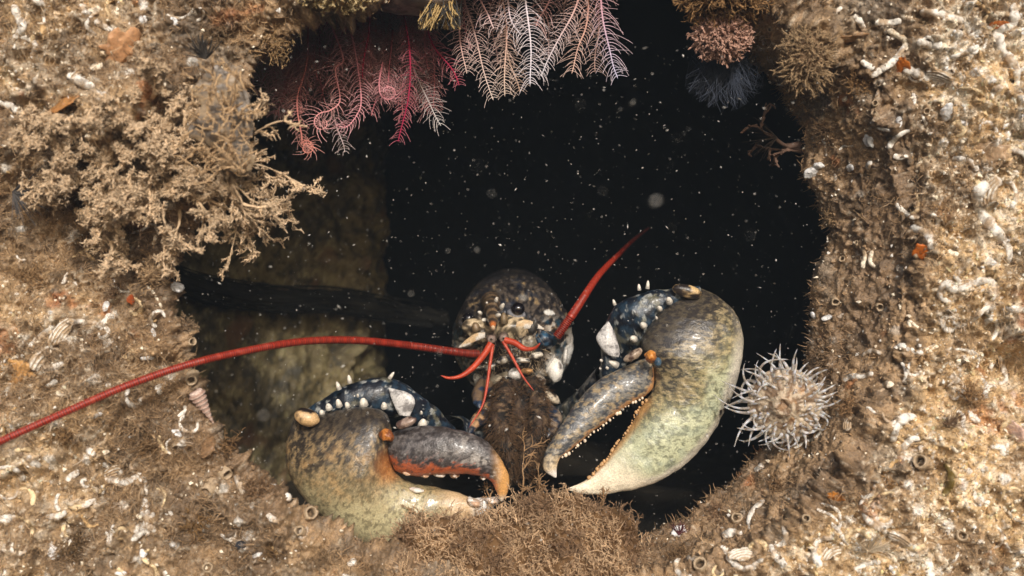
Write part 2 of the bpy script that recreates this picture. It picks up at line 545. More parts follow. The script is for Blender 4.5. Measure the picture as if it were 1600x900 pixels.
def strands(n, weight, length, rad, K, lift, tint, name, curl=1.0):
    p, nn, cc, idx = sample_rock(n, weight)
    L = length * rng.uniform(0.5, 1.5, n)
    d = nn * lift + rng.normal(0, 0.75, (n, 3))
    d /= np.linalg.norm(d, axis=1, keepdims=True)
    paths = np.zeros((n, K, 3))
    paths[:, 0] = p - nn * 0.0015
    bend = rng.normal(0, 1.0, (n, 3)) * curl
    for k in range(1, K):
        d = d + bend * (0.55 / (K - 1)) + rng.normal(0, 0.22, (n, 3))
        d /= np.linalg.norm(d, axis=1, keepdims=True)
        paths[:, k] = paths[:, k - 1] + d * (L / (K - 1))[:, None]
    rr = rad * rng.uniform(0.6, 1.4, n)[:, None] * np.linspace(1, 0.35, K)[None]
    V, F = tubes(paths, rr, 3, rng.normal(0, 1, (n, 1, 3)))
    g = rng.uniform(0.5, 1.6, n)[:, None]
    cc = (cc * 0.45 + tint * 0.55) * g
    o = mesh_obj(name, V, F, per(cc, K, 3), M_turf)
    return tag(o, kind='stuff')

dens = fbm(ROCKV, 0.045, 3, 401)
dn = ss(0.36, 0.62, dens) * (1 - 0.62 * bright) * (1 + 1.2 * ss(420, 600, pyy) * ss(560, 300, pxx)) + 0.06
tag(strands(80000, dn * (0.12 + 0.88 * (face > .3)), 0.0085, 0.00036, 4, 1.0, c(176, 146, 112), 'turf'), 'fine brown turf furring the encrusted rock face', 'turf')
tag(strands(34000, dn * (face < 0.6), 0.0036, 0.00036, 4, 0.9, c(168, 138, 106), 'bore_turf'), 'dull brown turf lining the bore of the hole', 'turf')

# grit: small chips of lime and sand
n = 19000
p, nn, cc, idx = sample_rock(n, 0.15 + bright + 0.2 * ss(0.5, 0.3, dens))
sz = 0.0008 * np.exp(np.clip(rng.normal(0, 0.45, n), -1, 0.9))
oct_ = np.array([[1, 0, 0], [-1, 0, 0], [0, 1, 0], [0, -1, 0], [0, 0, 1], [0, 0, -1]], float)
of = np.array([[0, 2, 4], [2, 1, 4], [1, 3, 4], [3, 0, 4], [2, 0, 5], [1, 2, 5], [3, 1, 5], [0, 3, 5]])
q = rng.normal(0, 1, (n, 3, 3))
q = np.linalg.qr(q)[0] * (sz[:, None] * np.exp(np.clip(rng.normal(0, 0.4, (n, 3)), -0.9, 0.7)))[:, :, None]
Vg = (p + nn * 0.0006)[:, None] + np.einsum('vk,nkd->nvd', oct_, q) * rng.uniform(0.6, 1.3, (n, 6))[..., None]
Fg = (of[None] + np.arange(n)[:, None, None] * 6).reshape(-1, 3)
kind = rng.uniform(0, 1, n)[:, None]
cg = np.where(kind < 0.06, white, np.where(kind < 0.3, cream, np.where(kind < 0.85, np.clip(cc * 1.4, 0, .8), brown)))
o = mesh_obj('shell_grit', Vg.reshape(-1, 3), Fg, np.repeat(cg, 6, 0), M_lime, smooth=False)
tag(o, 'crumbs of shell and sand caught in the turf on the rock', 'grit', kind='stuff')

# ------------------------------------------------------------------ worm tubes, shells and crusts on the rock, each a thing
def place_phrase(px, py):
    if px < 520:
        lv = [(110, 'above the bushy tuft'), (330, 'behind the bushy tuft'), (450, 'just below the bushy tuft'), (600, 'above the long red antenna'), (700, 'just below the long red antenna'),
              (790, 'level with the left claw'), (2000, 'in the lower left corner')]
        side = 'far left' if px < 130 else 'left' if px < 270 else 'near the left rim'
    elif px < 1040:
        lv = [(450, 'over the feather stars'), (2000, 'beside the turf mound under the head')]
        side = 'in the middle'
    else:
        lv = [(100, 'level with the pink tuft'), (200, 'beside the blue grey tuft'), (330, 'level with the bare twigs'), (440, 'above the claw wrist'), (560, 'just above the anemone level'),
              (700, 'level with the anemone'), (790, 'just below the anemone'), (2000, 'along the bottom edge')]
        side = 'on the right bore' if px < 1330 and py < 760 else 'right of the hole' if px < 1470 else 'far right'
    return side + ' ' + next(s for y, s in lv if py < y)

def worm(pts, r, colr=white, word='white', n=None, name='worm_tube', label=None, hollow=False, lift=0.2):
    pts = np.asarray(pts, float)
    n = n or max(14, int(np.sum(np.linalg.norm(np.diff(pts, axis=0), axis=1)) / 1.6))
    s2 = spline(pts, n)
    Q = []
    hn = None
    for a, b in s2:
        h, nn = hit(a, b)
        if h is None or (hn is not None and np.linalg.norm(h - hn) > 0.012):
            if len(Q) > 5: break
            Q = []; hn = h
            continue
        Q.append((h, nn)); hn = h
    if len(Q) < 4:
        return None
    H = np.array([q[0] for q in Q]); NN = np.array([q[1] for q in Q])
    for _ in range(4):
        H[1:-1] = (H[:-2] + 2 * H[1:-1] + H[2:]) / 4
        NN[1:-1] = (NN[:-2] + NN[1:-1] + NN[2:]) / 3
    k = len(H)
    rad = r * MPP * np.interp(np.linspace(0, 1, k), [0, .05, .5, .95, 1], [.35, .8, 1.0, .75, .3])
    rad = rad * (0.55 + 0.9 * fbm(H, 0.013, 3, 801))
    H = H + NN * (rad * lift)[:, None]
    V, F = tubes(H[None], rad[None], 12, NN[None])
    HH, N10 = np.repeat(H, 12, 0), np.repeat(NN, 12, 0)
    off = V - HH
    off = off * (0.75 + 0.5 * fbm(V, 0.0035, 3, 803))[:, None]
    off = off - N10 * ((off * N10).sum(1) * 0.42)[:, None]
    V = HH + off
    base = lerp(colr, tan, ss(0.50, 0.66, fbm(V, 0.009, 4, 805)) * 0.85)
    base = lerp(base, brown * 0.7, ss(0.62, 0.7, fbm(V, 0.004, 3, 806)) * 0.6)
    o = mesh_obj(name, V, F, base, M_lime)
    ln = np.sum(np.linalg.norm(np.diff(pts, axis=0), axis=1))
    chord = np.linalg.norm(pts[-1] - pts[0]) / (ln + 1e-6)
    sh = ('long' if ln > 60 else 'short' if ln < 26 else 'mid sized') + ' ' + ('hooked' if chord < 0.8 else 'curved' if chord < 0.97 else 'straight') + (' thick' if r >= 7 else '')
    m = pts.mean(0)
    tag(o, label or f'{sh} {word} worm tube {place_phrase(*m)}', 'worm tube', 'white worm tubes crusting the rock')
    return o

T = [([(1565, 283), (1535, 292), (1527, 311), (1535, 336), (1552, 357), (1573, 383), (1575, 410)], 10), ([(1424, 355), (1443, 361), (1453, 374), (1453, 391)], 7),
     ([(1478, 435), (1483, 450), (1502, 452), (1523, 442), (1544, 438), (1554, 450), (1548, 471), (1527, 492), (1516, 505)], 6), ([(1576, 481), (1590, 483), (1604, 486)], 6),
     ([(1430, 650), (1412, 654), (1400, 668), (1394, 692)], 7), ([(1302, 838), (1280, 842), (1272, 856), (1276, 876), (1284, 884)], 6), ([(1204, 850), (1212, 868), (1228, 884)], 6),
     ([(1136, 868), (1152, 884), (1172, 888), (1192, 872)], 6), ([(1194, 782), (1178, 796), (1170, 812), (1172, 828)], 5), ([(1130, 838), (1144, 832), (1160, 834)], 7),
     ([(1200, 722), (1190, 729), (1180, 736)], 5), ([(1348, 800), (1360, 816), (1388, 834)], 5), ([(1276, 796), (1296, 804), (1314, 820)], 4), ([(1548, 698), (1566, 700), (1568, 712)], 6),
     ([(1336, 892), (1356, 880), (1376, 878)], 6), ([(1448, 872), (1450, 886), (1452, 902)], 10), ([(1562, 556), (1568, 576), (1572, 596), (1560, 600)], 5),
     ([(1334, 23), (1346, 38), (1351, 49)], 6), ([(1433, 66), (1453, 70), (1472, 72)], 8), ([(1416, 70), (1397, 94), (1359, 121)], 5), ([(1412, 108), (1438, 117), (1465, 128)], 8),
     ([(1584, 6), (1582, 38), (1556, 49), (1567, 76), (1586, 106), (1590, 136)], 8), ([(1438, 19), (1461, 21), (1484, 26), (1506, 34)], 7), ([(1529, 72), (1510, 81), (1487, 89)], 6),
     ([(1367, 34), (1393, 36), (1408, 32)], 6), ([(159, 725), (178, 732), (194, 740)], 6), ([(162, 745), (187, 754), (206, 751), (216, 742)], 7), ([(73, 807), (90, 807), (103, 800)], 5),
     ([(-4, 812), (19, 809), (24, 804)], 6), ([(127, 792), (137, 787), (150, 779)], 6), ([(-4, 731), (19, 728), (38, 722)], 4), ([(41, 714), (53, 723), (62, 729)], 6),
     ([(104, 752), (116, 742), (124, 737)], 7), ([(369, 743), (377, 761), (383, 779)], 5), ([(178, 820), (172, 839), (170, 851)], 5), ([(445, 773), (456, 782), (466, 786)], 6),
     ([(417, 803), (424, 809), (432, 816)], 6), ([(137, 701), (142, 706), (147, 713)], 7), ([(225, 779), (230, 801), (225, 826), (206, 845)], 5), ([(83, 508), (66, 527), (47, 543)], 6),
     ([(62, 571), (81, 574), (100, 567)], 6), ([(72, 600), (80, 598), (90, 595)], 9), ([(21, 8), (28, 26), (36, 42), (26, 57)], 6), ([(106, 117), (125, 127), (147, 136)], 8),
     ([(-4, 159), (15, 164), (28, 174)], 7), ([(149, 32), (166, 43), (185, 53)], 6), ([(54, 0), (62, 4), (72, 9)], 7), ([(127, 8), (130, 14), (133, 22)], 6),
     ([(1360, 190), (1374, 200), (1392, 204)], 4), ([(1500, 610), (1510, 622), (1528, 626)], 4), ([(1348, 555), (1362, 548), (1378, 552)], 4), ([(1398, 545), (1410, 540), (1420, 548)], 5)]
for pts, r in T:
    worm(pts, r)
worm([(1476, 724), (1486, 740), (1484, 760), (1474, 776)], 6, c(106, 88, 40), 'olive', name='worm_tube')
worm([(1432, 832), (1460, 846), (1500, 846)], 4, c(150, 120, 84), 'brown', name='worm_tube')
worm([(153, 380), (134, 392), (112, 403)], 3.5, c(206, 180, 140), 'cream', name='worm_tube')
# further ones, placed at random on the face
def rand_spot():
    while True:
        px, py = rng.uniform(-10, 1610), rng.uniform(-10, 910)
        ang = math.atan2(-(py - CY), px - CX)
        k = int((ang + math.pi) / (2 * math.pi) * NT) % NT
        rr = math.hypot(px - CX, py - CY)
        if rr > rF[k] + 12 or (rr > rS[k] + 20 and px > 1000 and rng.uniform() < 0.5):
            if 20 < px < 420 and 120 < py < 350: continue
            if 560 < px < 1020 and py > 600: continue
            return px, py
for k in range(130):
    px, py = rand_spot()
    L = rng.uniform(8, 26) if k % 4 else rng.uniform(26, 60)
    a = rng.uniform(0, 6.28)
    pts = [(px, py)]
    for q_ in range(3):
        a += rng.normal(0, 0.75)
        px += math.cos(a) * L / 3
        py += math.sin(a) * L / 3
        pts.append((px, py))
    br = rng.uniform()
    worm(pts, rng.uniform(1.8, 4.0) if k % 5 else rng.uniform(4.0, 6.5), white if br < 0.55 else cream if br < 0.85 else c(206, 170, 120), 'white' if br < 0.55 else 'cream' if br < 0.85 else 'tan', lift=0.1)

for k in range(90):
    for _ in range(60):
        px, py = rand_spot()
        if px > 1390 or (px < 300 and py > 480) or (py > 790 and px > 1050) or (px < 330 and py < 120): break
    L = rng.uniform(28, 62)
    a = rng.uniform(0, 6.28); tw_ = rng.choice([-1, 1]) * rng.uniform(.35, .95)
    pts = [(px, py)]
    for q_ in range(5):
        a += tw_ + rng.normal(0, .25)
        px += math.cos(a) * L / 5
        py += math.sin(a) * L / 5
        pts.append((px, py))
    br = rng.uniform()
    worm(pts, rng.uniform(2.4, 5.2), white if br < .6 else c(232, 208, 166), 'white' if br < .6 else 'cream', lift=.15)

def on_rock_blob(name, px, py, rx, ry, rot, colr, mat, label, cat, group=None, amp=0.25, h=0.5, seed=0):
    p, nn = hit(px, py)
    if p is None:
        return None
    a = R(rot)
    t1 = np.array([math.cos(a), 0, math.sin(a)])
    t1 -= nn * t1.dot(nn)
    t1 /= np.linalg.norm(t1)
    t2 = np.cross(nn, t1)
    V, F = ellipsoid(p + nn * 0.001, np.array([t1 * rx * MPP, t2 * ry * MPP, nn * min(rx, ry) * MPP * h]), 26, 36, amp, seed, 0.0045)
    col = lerp(colr, colr * 0.6, ss(0.5, 0.7, fbm(V, 0.004, 3, seed + 5)))
    return tag(mesh_obj(name, V, F, col, mat), label, cat, group)

for k, (px, py, rx, ry, rot) in enumerate([(1359, 221, 12, 10, 20), (1268, 268, 12, 9, 40), (1280, 258, 8, 7, 0), (1329, 262, 6, 9, 0), (1236, 84, 6, 6, 0), (1406, 190, 6, 9, 0), (275, 678, 8, 6, 10), (153, 647, 8, 5, 30),
                                           (168, 477, 6, 10, -10), (241, 519, 9, 5, -40), (231, 558, 9, 6, -30), (278, 450, 10, 13, 20), (223, 30, 7, 8, 0), (272, 34, 8, 7, 0), (435, 17, 6, 5, 0), (1272, 492, 6, 6, 0), (1292, 497, 9, 5, 0),
                                           (1240, 462, 6, 5, 0), (85, 860, 9, 14, 10), (223, 865, 5, 8, 0), (190, 895, 8, 6, 0), (402, 868, 8, 7, 0), (1061, 832, 14, 10, 20), (1480, 175, 9, 14, 0), (1507, 193, 6, 6, 0), (604, 842, 6, 5, 0)]):
    on_rock_blob('shell_fragment', px, py, rx, ry, rot, c(238, 236, 234), M_lime, f'chalky white shell scrap {place_phrase(px, py)}', 'shell', 'white shell scraps on the rock', seed=k, h=0.55, amp=0.5)
for px, py, rx, ry, colr, lab in [(190, 72, 34, 26, c(198, 150, 108), 'smooth pale orange sponge cushion on the upper left rock'), (1408, 100, 14, 17, c(208, 120, 44), 'bright orange sponge crust beside white worm tubes at upper right'),
                                  (1563, 38, 15, 12, c(200, 116, 52), 'orange sponge crust in the top right corner'), (1438, 391, 11, 14, c(206, 112, 40), 'orange sponge spot under a white hooked tube right of the hole'),
                                  (203, 469, 9, 8, c(170, 84, 44), 'small rusty sponge spot left of the hole rim'), (30, 580, 26, 22, c(206, 158, 100), 'pale tan sponge cushion above the red antenna at far left'),
                                  (1584, 672, 22, 16, c(230, 196, 180), 'pale pink crust at the right edge beside the anemone level'), (1305, 775, 14, 10, c(206, 134, 60), 'amber sponge spot right below the anemone'),
                                  (1540, 240, 34, 22, c(190, 160, 128), 'smooth beige sponge cushion at far right'), (1330, 60, 26, 22, c(150, 118, 84), 'brown sponge cushion right of the pink tuft'),
                                  (105, 160, 34, 30, c(170, 120, 70), 'ochre sponge cushion above the bushy tuft at left'), (320, 700, 22, 18, c(140, 110, 80), 'dull brown sponge cushion below the red antenna near the rim')]:
    on_rock_blob('sponge_crust', px, py, rx, ry, 0, colr, M_soft, lab, 'sponge', 'sponge crusts on the rock', amp=0.55, h=0.16, seed=int(px))

def ring(px, py, r, colr, label):
    p, nn = hit(px, py)
    if p is None:
        return
    nn = nn * 0.7 + np.array([0, -1, 0]) * 0.7 + rng.normal(0, 0.15, 3)
    nn /= np.linalg.norm(nn)
    t1 = np.cross(nn, [0, 0, 1.0]); t1 /= np.linalg.norm(t1)
    t2 = np.cross(nn, t1)
    r = r * MPP
    prof = [(-0.6, 1.15), (0.3, 1.05), (1.0, 1.0), (1.12, 0.85), (1.0, 0.68), (0.2, 0.6), (-0.5, 0.5)]
    a = np.arange(18) / 18 * 2 * np.pi
    V = np.stack([p + nn * h * r * 1.3 + (np.cos(a)[:, None] * t1 + np.sin(a)[:, None] * t2) * r * k for h, k in prof])
    V += (fbm(V, 0.003, 3, 7)[..., None] - 0.5) * 0.0026
    n_, m_ = len(prof), 18
    i = np.arange(n_ - 1)[:, None] * m_
    j = np.arange(m_)[None]
    F = np.stack(np.broadcast_arrays(i + j, i + (j + 1) % m_, i + m_ + (j + 1) % m_, i + m_ + j), -1).reshape(-1, 4)
    colv = np.repeat(np.array([colr * (1 if q < 5 else 0.35) for q in range(n_)]), m_, 0)
    tag(mesh_obj('barnacle', V.reshape(-1, 3), F, colv, M_lime), label, 'barnacle', 'ring shaped barnacles on the rock')
for px, py, r in [(1340, 382, 6), (1317, 406, 7), (1373, 478, 9), (1228, 181, 6), (1368, 163, 7), (1368, 180, 7), (1213, 153, 6), (1448, 174, 7), (1204, 45, 6), (1187, 125, 6), (1488, 661, 12), (1441, 723, 15), (297, 536, 9), (1305, 470, 9),
                  (1150, 812, 12), (1260, 812, 9), (1500, 838, 12), (955, 873, 9), (1095, 884, 14), (328, 760, 16), (350, 735, 13), (325, 888, 11), (482, 803, 14), (470, 830, 10), (180, 430, 7), (300, 590, 12)]:
    ring(px, py, r * 0.72, c(176, 154, 126), f'hollow grey ring barnacle {place_phrase(px, py)}')

# ------------------------------------------------------------------ branching colonies
def fronds(roots, dirs, lens, r0, levels, K, rs, knob=0.35, spread=0.9, kids=(3, 5), grav=0.0, flat=0.0):
    """recursive twigs -> list of (paths, radii) per level"""
    out = []
    for lev in range(levels):
        n = len(roots)
        d = dirs / np.linalg.norm(dirs, axis=1, keepdims=True)
        paths = np.zeros((n, K, 3)); paths[:, 0] = roots
        bend = rs.normal(0, 0.9, (n, 3))
        for k in range(1, K):
            d = d + bend * (0.5 / K) + rs.normal(0, 0.16, (n, 3)) + np.array([0, 0, -grav / K])
            d[:, 1] *= 1 - flat / K
            d /= np.linalg.norm(d, axis=1, keepdims=True)
            paths[:, k] = paths[:, k - 1] + d * (lens / (K - 1))[:, None]
        rad = r0[:, None] * np.linspace(1, 0.5, K)[None] * (1 + knob * rs.normal(0, 1, (n, K)))
        rad = np.clip(rad, r0[:, None] * 0.35, r0[:, None] * 1.9)
        rad[:, -1] *= 0.4
        out.append((paths, rad))
        nr, nd, nl, n0 = [], [], [], []
        for q in range(n):
            for _ in range(rs.integers(*kids)):
                k = rs.integers(max(1, K // 4), K)
                tt = paths[q, k] - paths[q, k - 1]
                tt = tt / np.linalg.norm(tt)
                nr.append(paths[q, k]); nd.append(tt + rs.normal(0, spread * 0.6, 3)); nl.append(lens[q] * rs.uniform(0.25, 0.5)); n0.append(r0[q] * 0.72)
        roots, dirs, lens, r0 = np.array(nr), np.array(nd), np.array(nl), np.array(n0)
    return out

def add_fronds(acc, fr, colr, sides=5, var=0.2, rs=rng):
    for paths, rad in fr:
        V, F = tubes(paths, rad, sides, rs.normal(0, 1, (len(paths), 1, 3)))
        cc = colr * rs.uniform(1 - var, 1 + var, len(paths))[:, None]
        acc.add(V, F, per(cc, paths.shape[1], sides))

def add_buds(acc, frs, k, colr, L, r, rs):
    for paths, rad in frs:
        n, K = paths.shape[:2]
        q = np.repeat(np.arange(n), k)
        kk = rs.integers(1, K, len(q))
        a = paths[q, kk]
        d = rs.normal(0, 1, (len(q), 3)); d /= np.linalg.norm(d, axis=1, keepdims=True)
        t = np.linspace(0, 1, 3)[None, :, None]
        pth = a[:, None] + d[:, None] * t * L * rs.uniform(.5, 1.4, (len(q), 1, 1)) + rs.normal(0, L * .12, (len(q), 3, 3))
        V, F = tubes(pth, r * np.array([1, 1.15, .5])[None] * rs.uniform(.6, 1.3, (len(q), 1)), 3, rs.normal(0, 1, (len(q), 1, 3)))
        acc.add(V, F, per(colr * rs.uniform(.7, 1.25, (len(q), 1)), 3, 3))

rs = np.random.default_rng(21)
p0, n0 = hit(220, 200)
bush = empty('hydroid_bush', p0, 'big bushy tan colony of knobbly branches hanging on the left rock', 'hydroid colony')
tips = [(455, 275), (440, 262), (420, 300), (400, 320), (380, 330), (350, 350), (312, 412), (300, 400), (330, 340), (270, 390), (225, 380), (190, 350), (130, 405), (150, 370), (90, 350), (40, 330), (20, 280), (10, 220), (60, 300), (110, 330),
        (180, 300), (240, 320), (290, 300), (330, 290), (370, 270), (390, 230), (350, 220), (310, 240), (250, 260), (200, 250), (150, 270), (100, 250), (50, 230), (30, 180), (90, 190), (140, 200), (190, 190), (240, 200), (280, 190), (330, 170), (300, 140), (250, 130), (200, 140), (150, 150), (360, 190),
        (270, 330), (210, 330), (160, 330), (120, 290), (310, 320), (260, 230), (220, 290), (70, 270)]
for k, (tx, ty) in enumerate(tips):
    f = rs.uniform(0.25, 0.5)
    sx, sy = tx + (225 - tx) * f * 1.2, ty + (175 - ty) * f * 1.2
    h, nn = hit(sx, sy)
    if h is None or h[1] > 0.06:
        sx, sy = 225 + (tx - 225) * 0.35, 185 + (ty - 185) * 0.3
        h, nn = hit(sx, sy)
    ye = min(h[1], 0.0) - rs.uniform(0.012, 0.05)
    e = P(tx, ty, ye)
    root = h
    dv_ = e - root
    L = np.linalg.norm(dv_)
    acc = Acc()
    far_ = k < 10
    fr = fronds(root[None], dv_[None], np.array([L * (0.98 if far_ else 0.8)]), np.array([0.0018]), 4, 12, rs, knob=0.34, spread=0.75 if far_ else 0.9, kids=(4, 7) if far_ else (6, 9))
    add_fronds(acc, fr, c(206, 178, 144) * rs.uniform(0.75, 1.12), 4, 0.25, rs)
    add_buds(acc, fr[2:], 3, c(212, 186, 154), 0.0032, 0.0006, rs)
    acc.obj('branch', M_turf, bush)

# turf mound at the foot of the hole
rs = np.random.default_rng(5)
def mound_y(px, py):
    return -0.01 + 0.03 * ss(900, 780, py)
acc = Acc()
edge = [(560, 900), (590, 850), (630, 804), (690, 790), (740, 788), (790, 780), (840, 764), (900, 770), (960, 784), (990, 812), (1000, 845), (985, 880), (960, 900)]
ex_, ey_ = np.array(edge).T
top = lambda x: np.interp(x, ex_[:11], ey_[:11])
u, v = np.meshgrid(np.linspace(545, 1010, 150), np.linspace(0, 1, 90), indexing='ij')
tp = top(u) + 10
pyv = tp + (1080 - tp) * v
yv = 0.055 - 0.09 * np.sqrt(np.clip(v * 1.6, 0, 1)) + 0.03 * ss(600, 545, u) + 0.03 * ss(960, 1010, u)
Qm = P(u, pyv, yv)
Qm = Qm + (fbm(Qm, 0.03, 4, 900) - 0.5)[..., None] * np.array([0.006, -0.06, 0.03])
i = np.arange(149)[:, None] * 90
j = np.arange(89)[None]
Fm = np.stack(np.broadcast_arrays(i + j, i + 90 + j, i + 91 + j, i + j + 1), -1).reshape(-1, 4)
acc.add(Qm, Fm, lerp(c(84, 62, 42), c(128, 98, 66), fbm(Qm, 0.01, 4, 905).ravel()))
sel = rs.integers(0, 150, 3600), (rs.uniform(0, 1, 3600) ** 1.3 * 66).astype(int)
roots = Qm[sel]
dirs = np.array([0, -0.8, 0.55]) + rs.normal(0, 0.6, (len(roots), 3))
fr = fronds(roots, dirs, rs.uniform(0.005, 0.017, len(roots)), np.full(len(roots), 0.00055), 3, 5, rs, knob=0.3, spread=1.3, kids=(2, 4))
mcol = lerp(c(136, 108, 82), c(192, 160, 126), ss(.38, .62, fbm(roots, .03, 3, 915)))
for paths, rad in fr:
    near = fbm(paths[:, 0], .03, 3, 915)
    V, F = tubes(paths, rad, 3, rs.normal(0, 1, (len(paths), 1, 3)))
    acc.add(V, F, per(lerp(c(142, 114, 88), c(210, 178, 142), ss(.38, .62, near)) * rs.uniform(.6, 1.35, (len(paths), 1)), 5, 3))
tag(acc.obj('hydroid_turf', M_turf), 'dense tan mound of feathery turf under the lobster head', 'turf', kind='stuff')
# slender sprigs standing at its back edge
for k, (sx, sy, tx, ty) in enumerate([(815, 790, 822, 705), (838, 800, 836, 738), (770, 800, 765, 752), (846, 790, 858, 765), (640, 820, 650, 800), (935, 800, 948, 776)]):
    acc = Acc()
    a, b = P(sx, sy, 0.045), P(tx, ty, 0.035)
    fr = fronds(a[None], (b - a)[None], np.array([np.linalg.norm(b - a)]), np.array([0.0009]), 3, 9, rs, knob=0.25, spread=1.0, kids=(6, 9))
    add_fronds(acc, fr, c(150, 120, 88), 4, 0.15, rs)
    tag(acc.obj('hydroid_sprig', M_turf), ['tallest thin branched sprig on the turf between the claws', 'second thin sprig beside the tallest one on the turf', 'fine sprig inside the gape of the left claw', 'short sprig touching the tip of the right claw finger',
                                           'tiny sprig left of the left claw tip on the turf', 'tiny sprig under the pale tip of the right claw'][k], 'hydroid', 'thin sprigs on the turf mound')
# bare twigs on the right lip
h, nn = hit(1262, 235)
tw = Acc()
for (a, b) in [((1250, 232), (1170, 210)), ((1258, 236), (1187, 264)), ((1252, 225), (1200, 232))]:
    A, Bq = P(*a, 0.10), P(*b, 0.09)
    fr = fronds(A[None], (Bq - A)[None], np.array([np.linalg.norm(Bq - A)]), np.array([0.0024]), 3, 12, rs, knob=0.3, spread=0.8, kids=(2, 4))
    add_fronds(tw, fr, c(112, 88, 74), 5, 0.2, rs)
tag(tw.obj('hydroid_twig', M_turf), 'bare brown twigs reaching into the dark from the right lip', 'hydroid')

# pink tuft and blue grey hair tuft at the upper right lip
def dome_tuft(name, px, py, y, rx, ry, n, L, r, colr, colb, mat, label, cat, lift=1.0, kids=(3, 5), base=True):
    acc = Acc()
    k = mpp(y)
    cen = P(px, py, y)
    ax = np.array([[rx * k, 0, 0], [0, -rx * k, 0], [0, 0, ry * k]])
    if base:
        V, F = ellipsoid(cen, ax, 22, 28, 0.2, 3, 0.02)
        acc.add(V, F, colb)
    d = rs.normal(0, 1, (n, 3)); d[:, 1] = -np.abs(d[:, 1]); d /= np.linalg.norm(d, axis=1, keepdims=True)
    roots = cen + d @ np.abs(ax)
    fr = fronds(roots, d * lift + rs.normal(0, 0.4, (n, 3)), rs.uniform(0.6, 1.3, n) * L, np.full(n, r), 2, 5, rs, knob=0.3, spread=1.1, kids=kids)
    add_fronds(acc, fr, colr, 4, 0.25, rs)
    return tag(acc.obj(name, mat), label, cat)

dome_tuft('coralline_tuft', 1126, 58, 0.03, 38, 30, 420, 0.007, 0.0011, c(184, 146, 128), c(130, 100, 84), M_turf, 'pinkish lobed tuft hanging from the upper right lip', 'seaweed')
dome_tuft('hydroid_clump', 1258, 95, -0.01, 30, 40, 300, 0.010, 0.0008, c(150, 126, 96), c(110, 88, 66), M_turf, 'ragged tan clump on the upper right rim beside the pink tuft', 'hydroid')
dome_tuft('hydroid_clump', 1130, 5, 0.02, 60, 20, 420, 0.011, 0.0008, c(140, 108, 72), c(90, 68, 46), M_turf, 'ragged brown clump above the pink tuft on the lip', 'hydroid')
n = 420
a = rs.uniform(-1, 1, n)
root = P(1135 + rs.normal(0, 20, n), 88 + rs.normal(0, 8, n), 0.08 + rs.normal(0, 0.008, n))
end = P(1132 + a * 62, 105 + rs.uniform(0.35, 1, n) * 70 * (1 - 0.5 * a * a), 0.07 + rs.normal(0, 0.02, n))
t = np.linspace(0, 1, 7)[None, :, None]
paths = root[:, None] * (1 - t) + end[:, None] * t + np.sin(t * 3.14) * rs.normal(0, 0.004, (n, 1, 3))
V, F = tubes(paths, 0.00028 * np.linspace(1, 0.4, 7)[None], 3)
tag(mesh_obj('hair_tuft', V, F, c(78, 84, 98), M_feather), 'blue grey tuft of fine hairs hanging below the pink tuft', 'hydroid')

TUFTS = [(1300, 340, 16, c(150, 124, 92)), (1245, 150, 22, c(156, 126, 90)), (1285, 560, 18, c(140, 116, 90)), (1330, 640, 22, c(150, 118, 84)), (1215, 760, 20, c(136, 108, 78)), (1120, 800, 18, c(150, 120, 92)), (1060, 870, 22, c(126, 100, 72)),
         (1390, 760, 16, c(176, 140, 98)), (1470, 330, 14, c(186, 150, 108)), (1520, 620, 20, c(160, 126, 88)), (1440, 560, 15, c(196, 162, 120)), (1340, 130, 20, c(150, 118, 80)), (1290, 200, 22, c(120, 96, 72)),
         (430, 70, 26, c(164, 134, 96)), (340, 60, 22, c(128, 106, 80)), (240, 430, 30, c(184, 154, 118)), (180, 460, 18, c(136, 110, 84)), (290, 510, 16, c(150, 126, 100)), (330, 610, 14, c(160, 134, 108)), (350, 700, 22, c(124, 96, 66)),
         (240, 700, 24, c(128, 100, 68)), (400, 760, 20, c(136, 108, 80)), (300, 820, 26, c(134, 104, 68)), (420, 860, 24, c(122, 96, 66)), (100, 680, 22, c(150, 118, 80)), (120, 850, 24, c(112, 88, 60)), (500, 870, 22, c(150, 124, 94)), (50, 430, 26, c(170, 138, 100))]
for k_, (px, py, r, cl) in enumerate(TUFTS):
    p, nn = hit(px, py)
    if p is None: continue
    n = 70
    d = nn + rs.normal(0, .8, (n, 3)); d /= np.linalg.norm(d, axis=1, keepdims=True)
    roots = p - nn * .002 + np.cross(nn, rs.normal(0, 1, (n, 3))) * r * MPP * .35
    acc = Acc()
    fr = fronds(roots, d, rs.uniform(.5, 1.2, n) * r * MPP, np.full(n, .0006), 3, 5, rs, knob=.35, spread=1.2, kids=(2, 4))
    add_fronds(acc, fr, cl * .9, 3, .35, rs)
    tag(acc.obj('hydroid_tuft', M_turf), f"small {['tan', 'brown', 'fuzzy'][k_ % 3]} tuft {place_phrase(px, py)}", 'hydroid', 'small tufts on the rock')
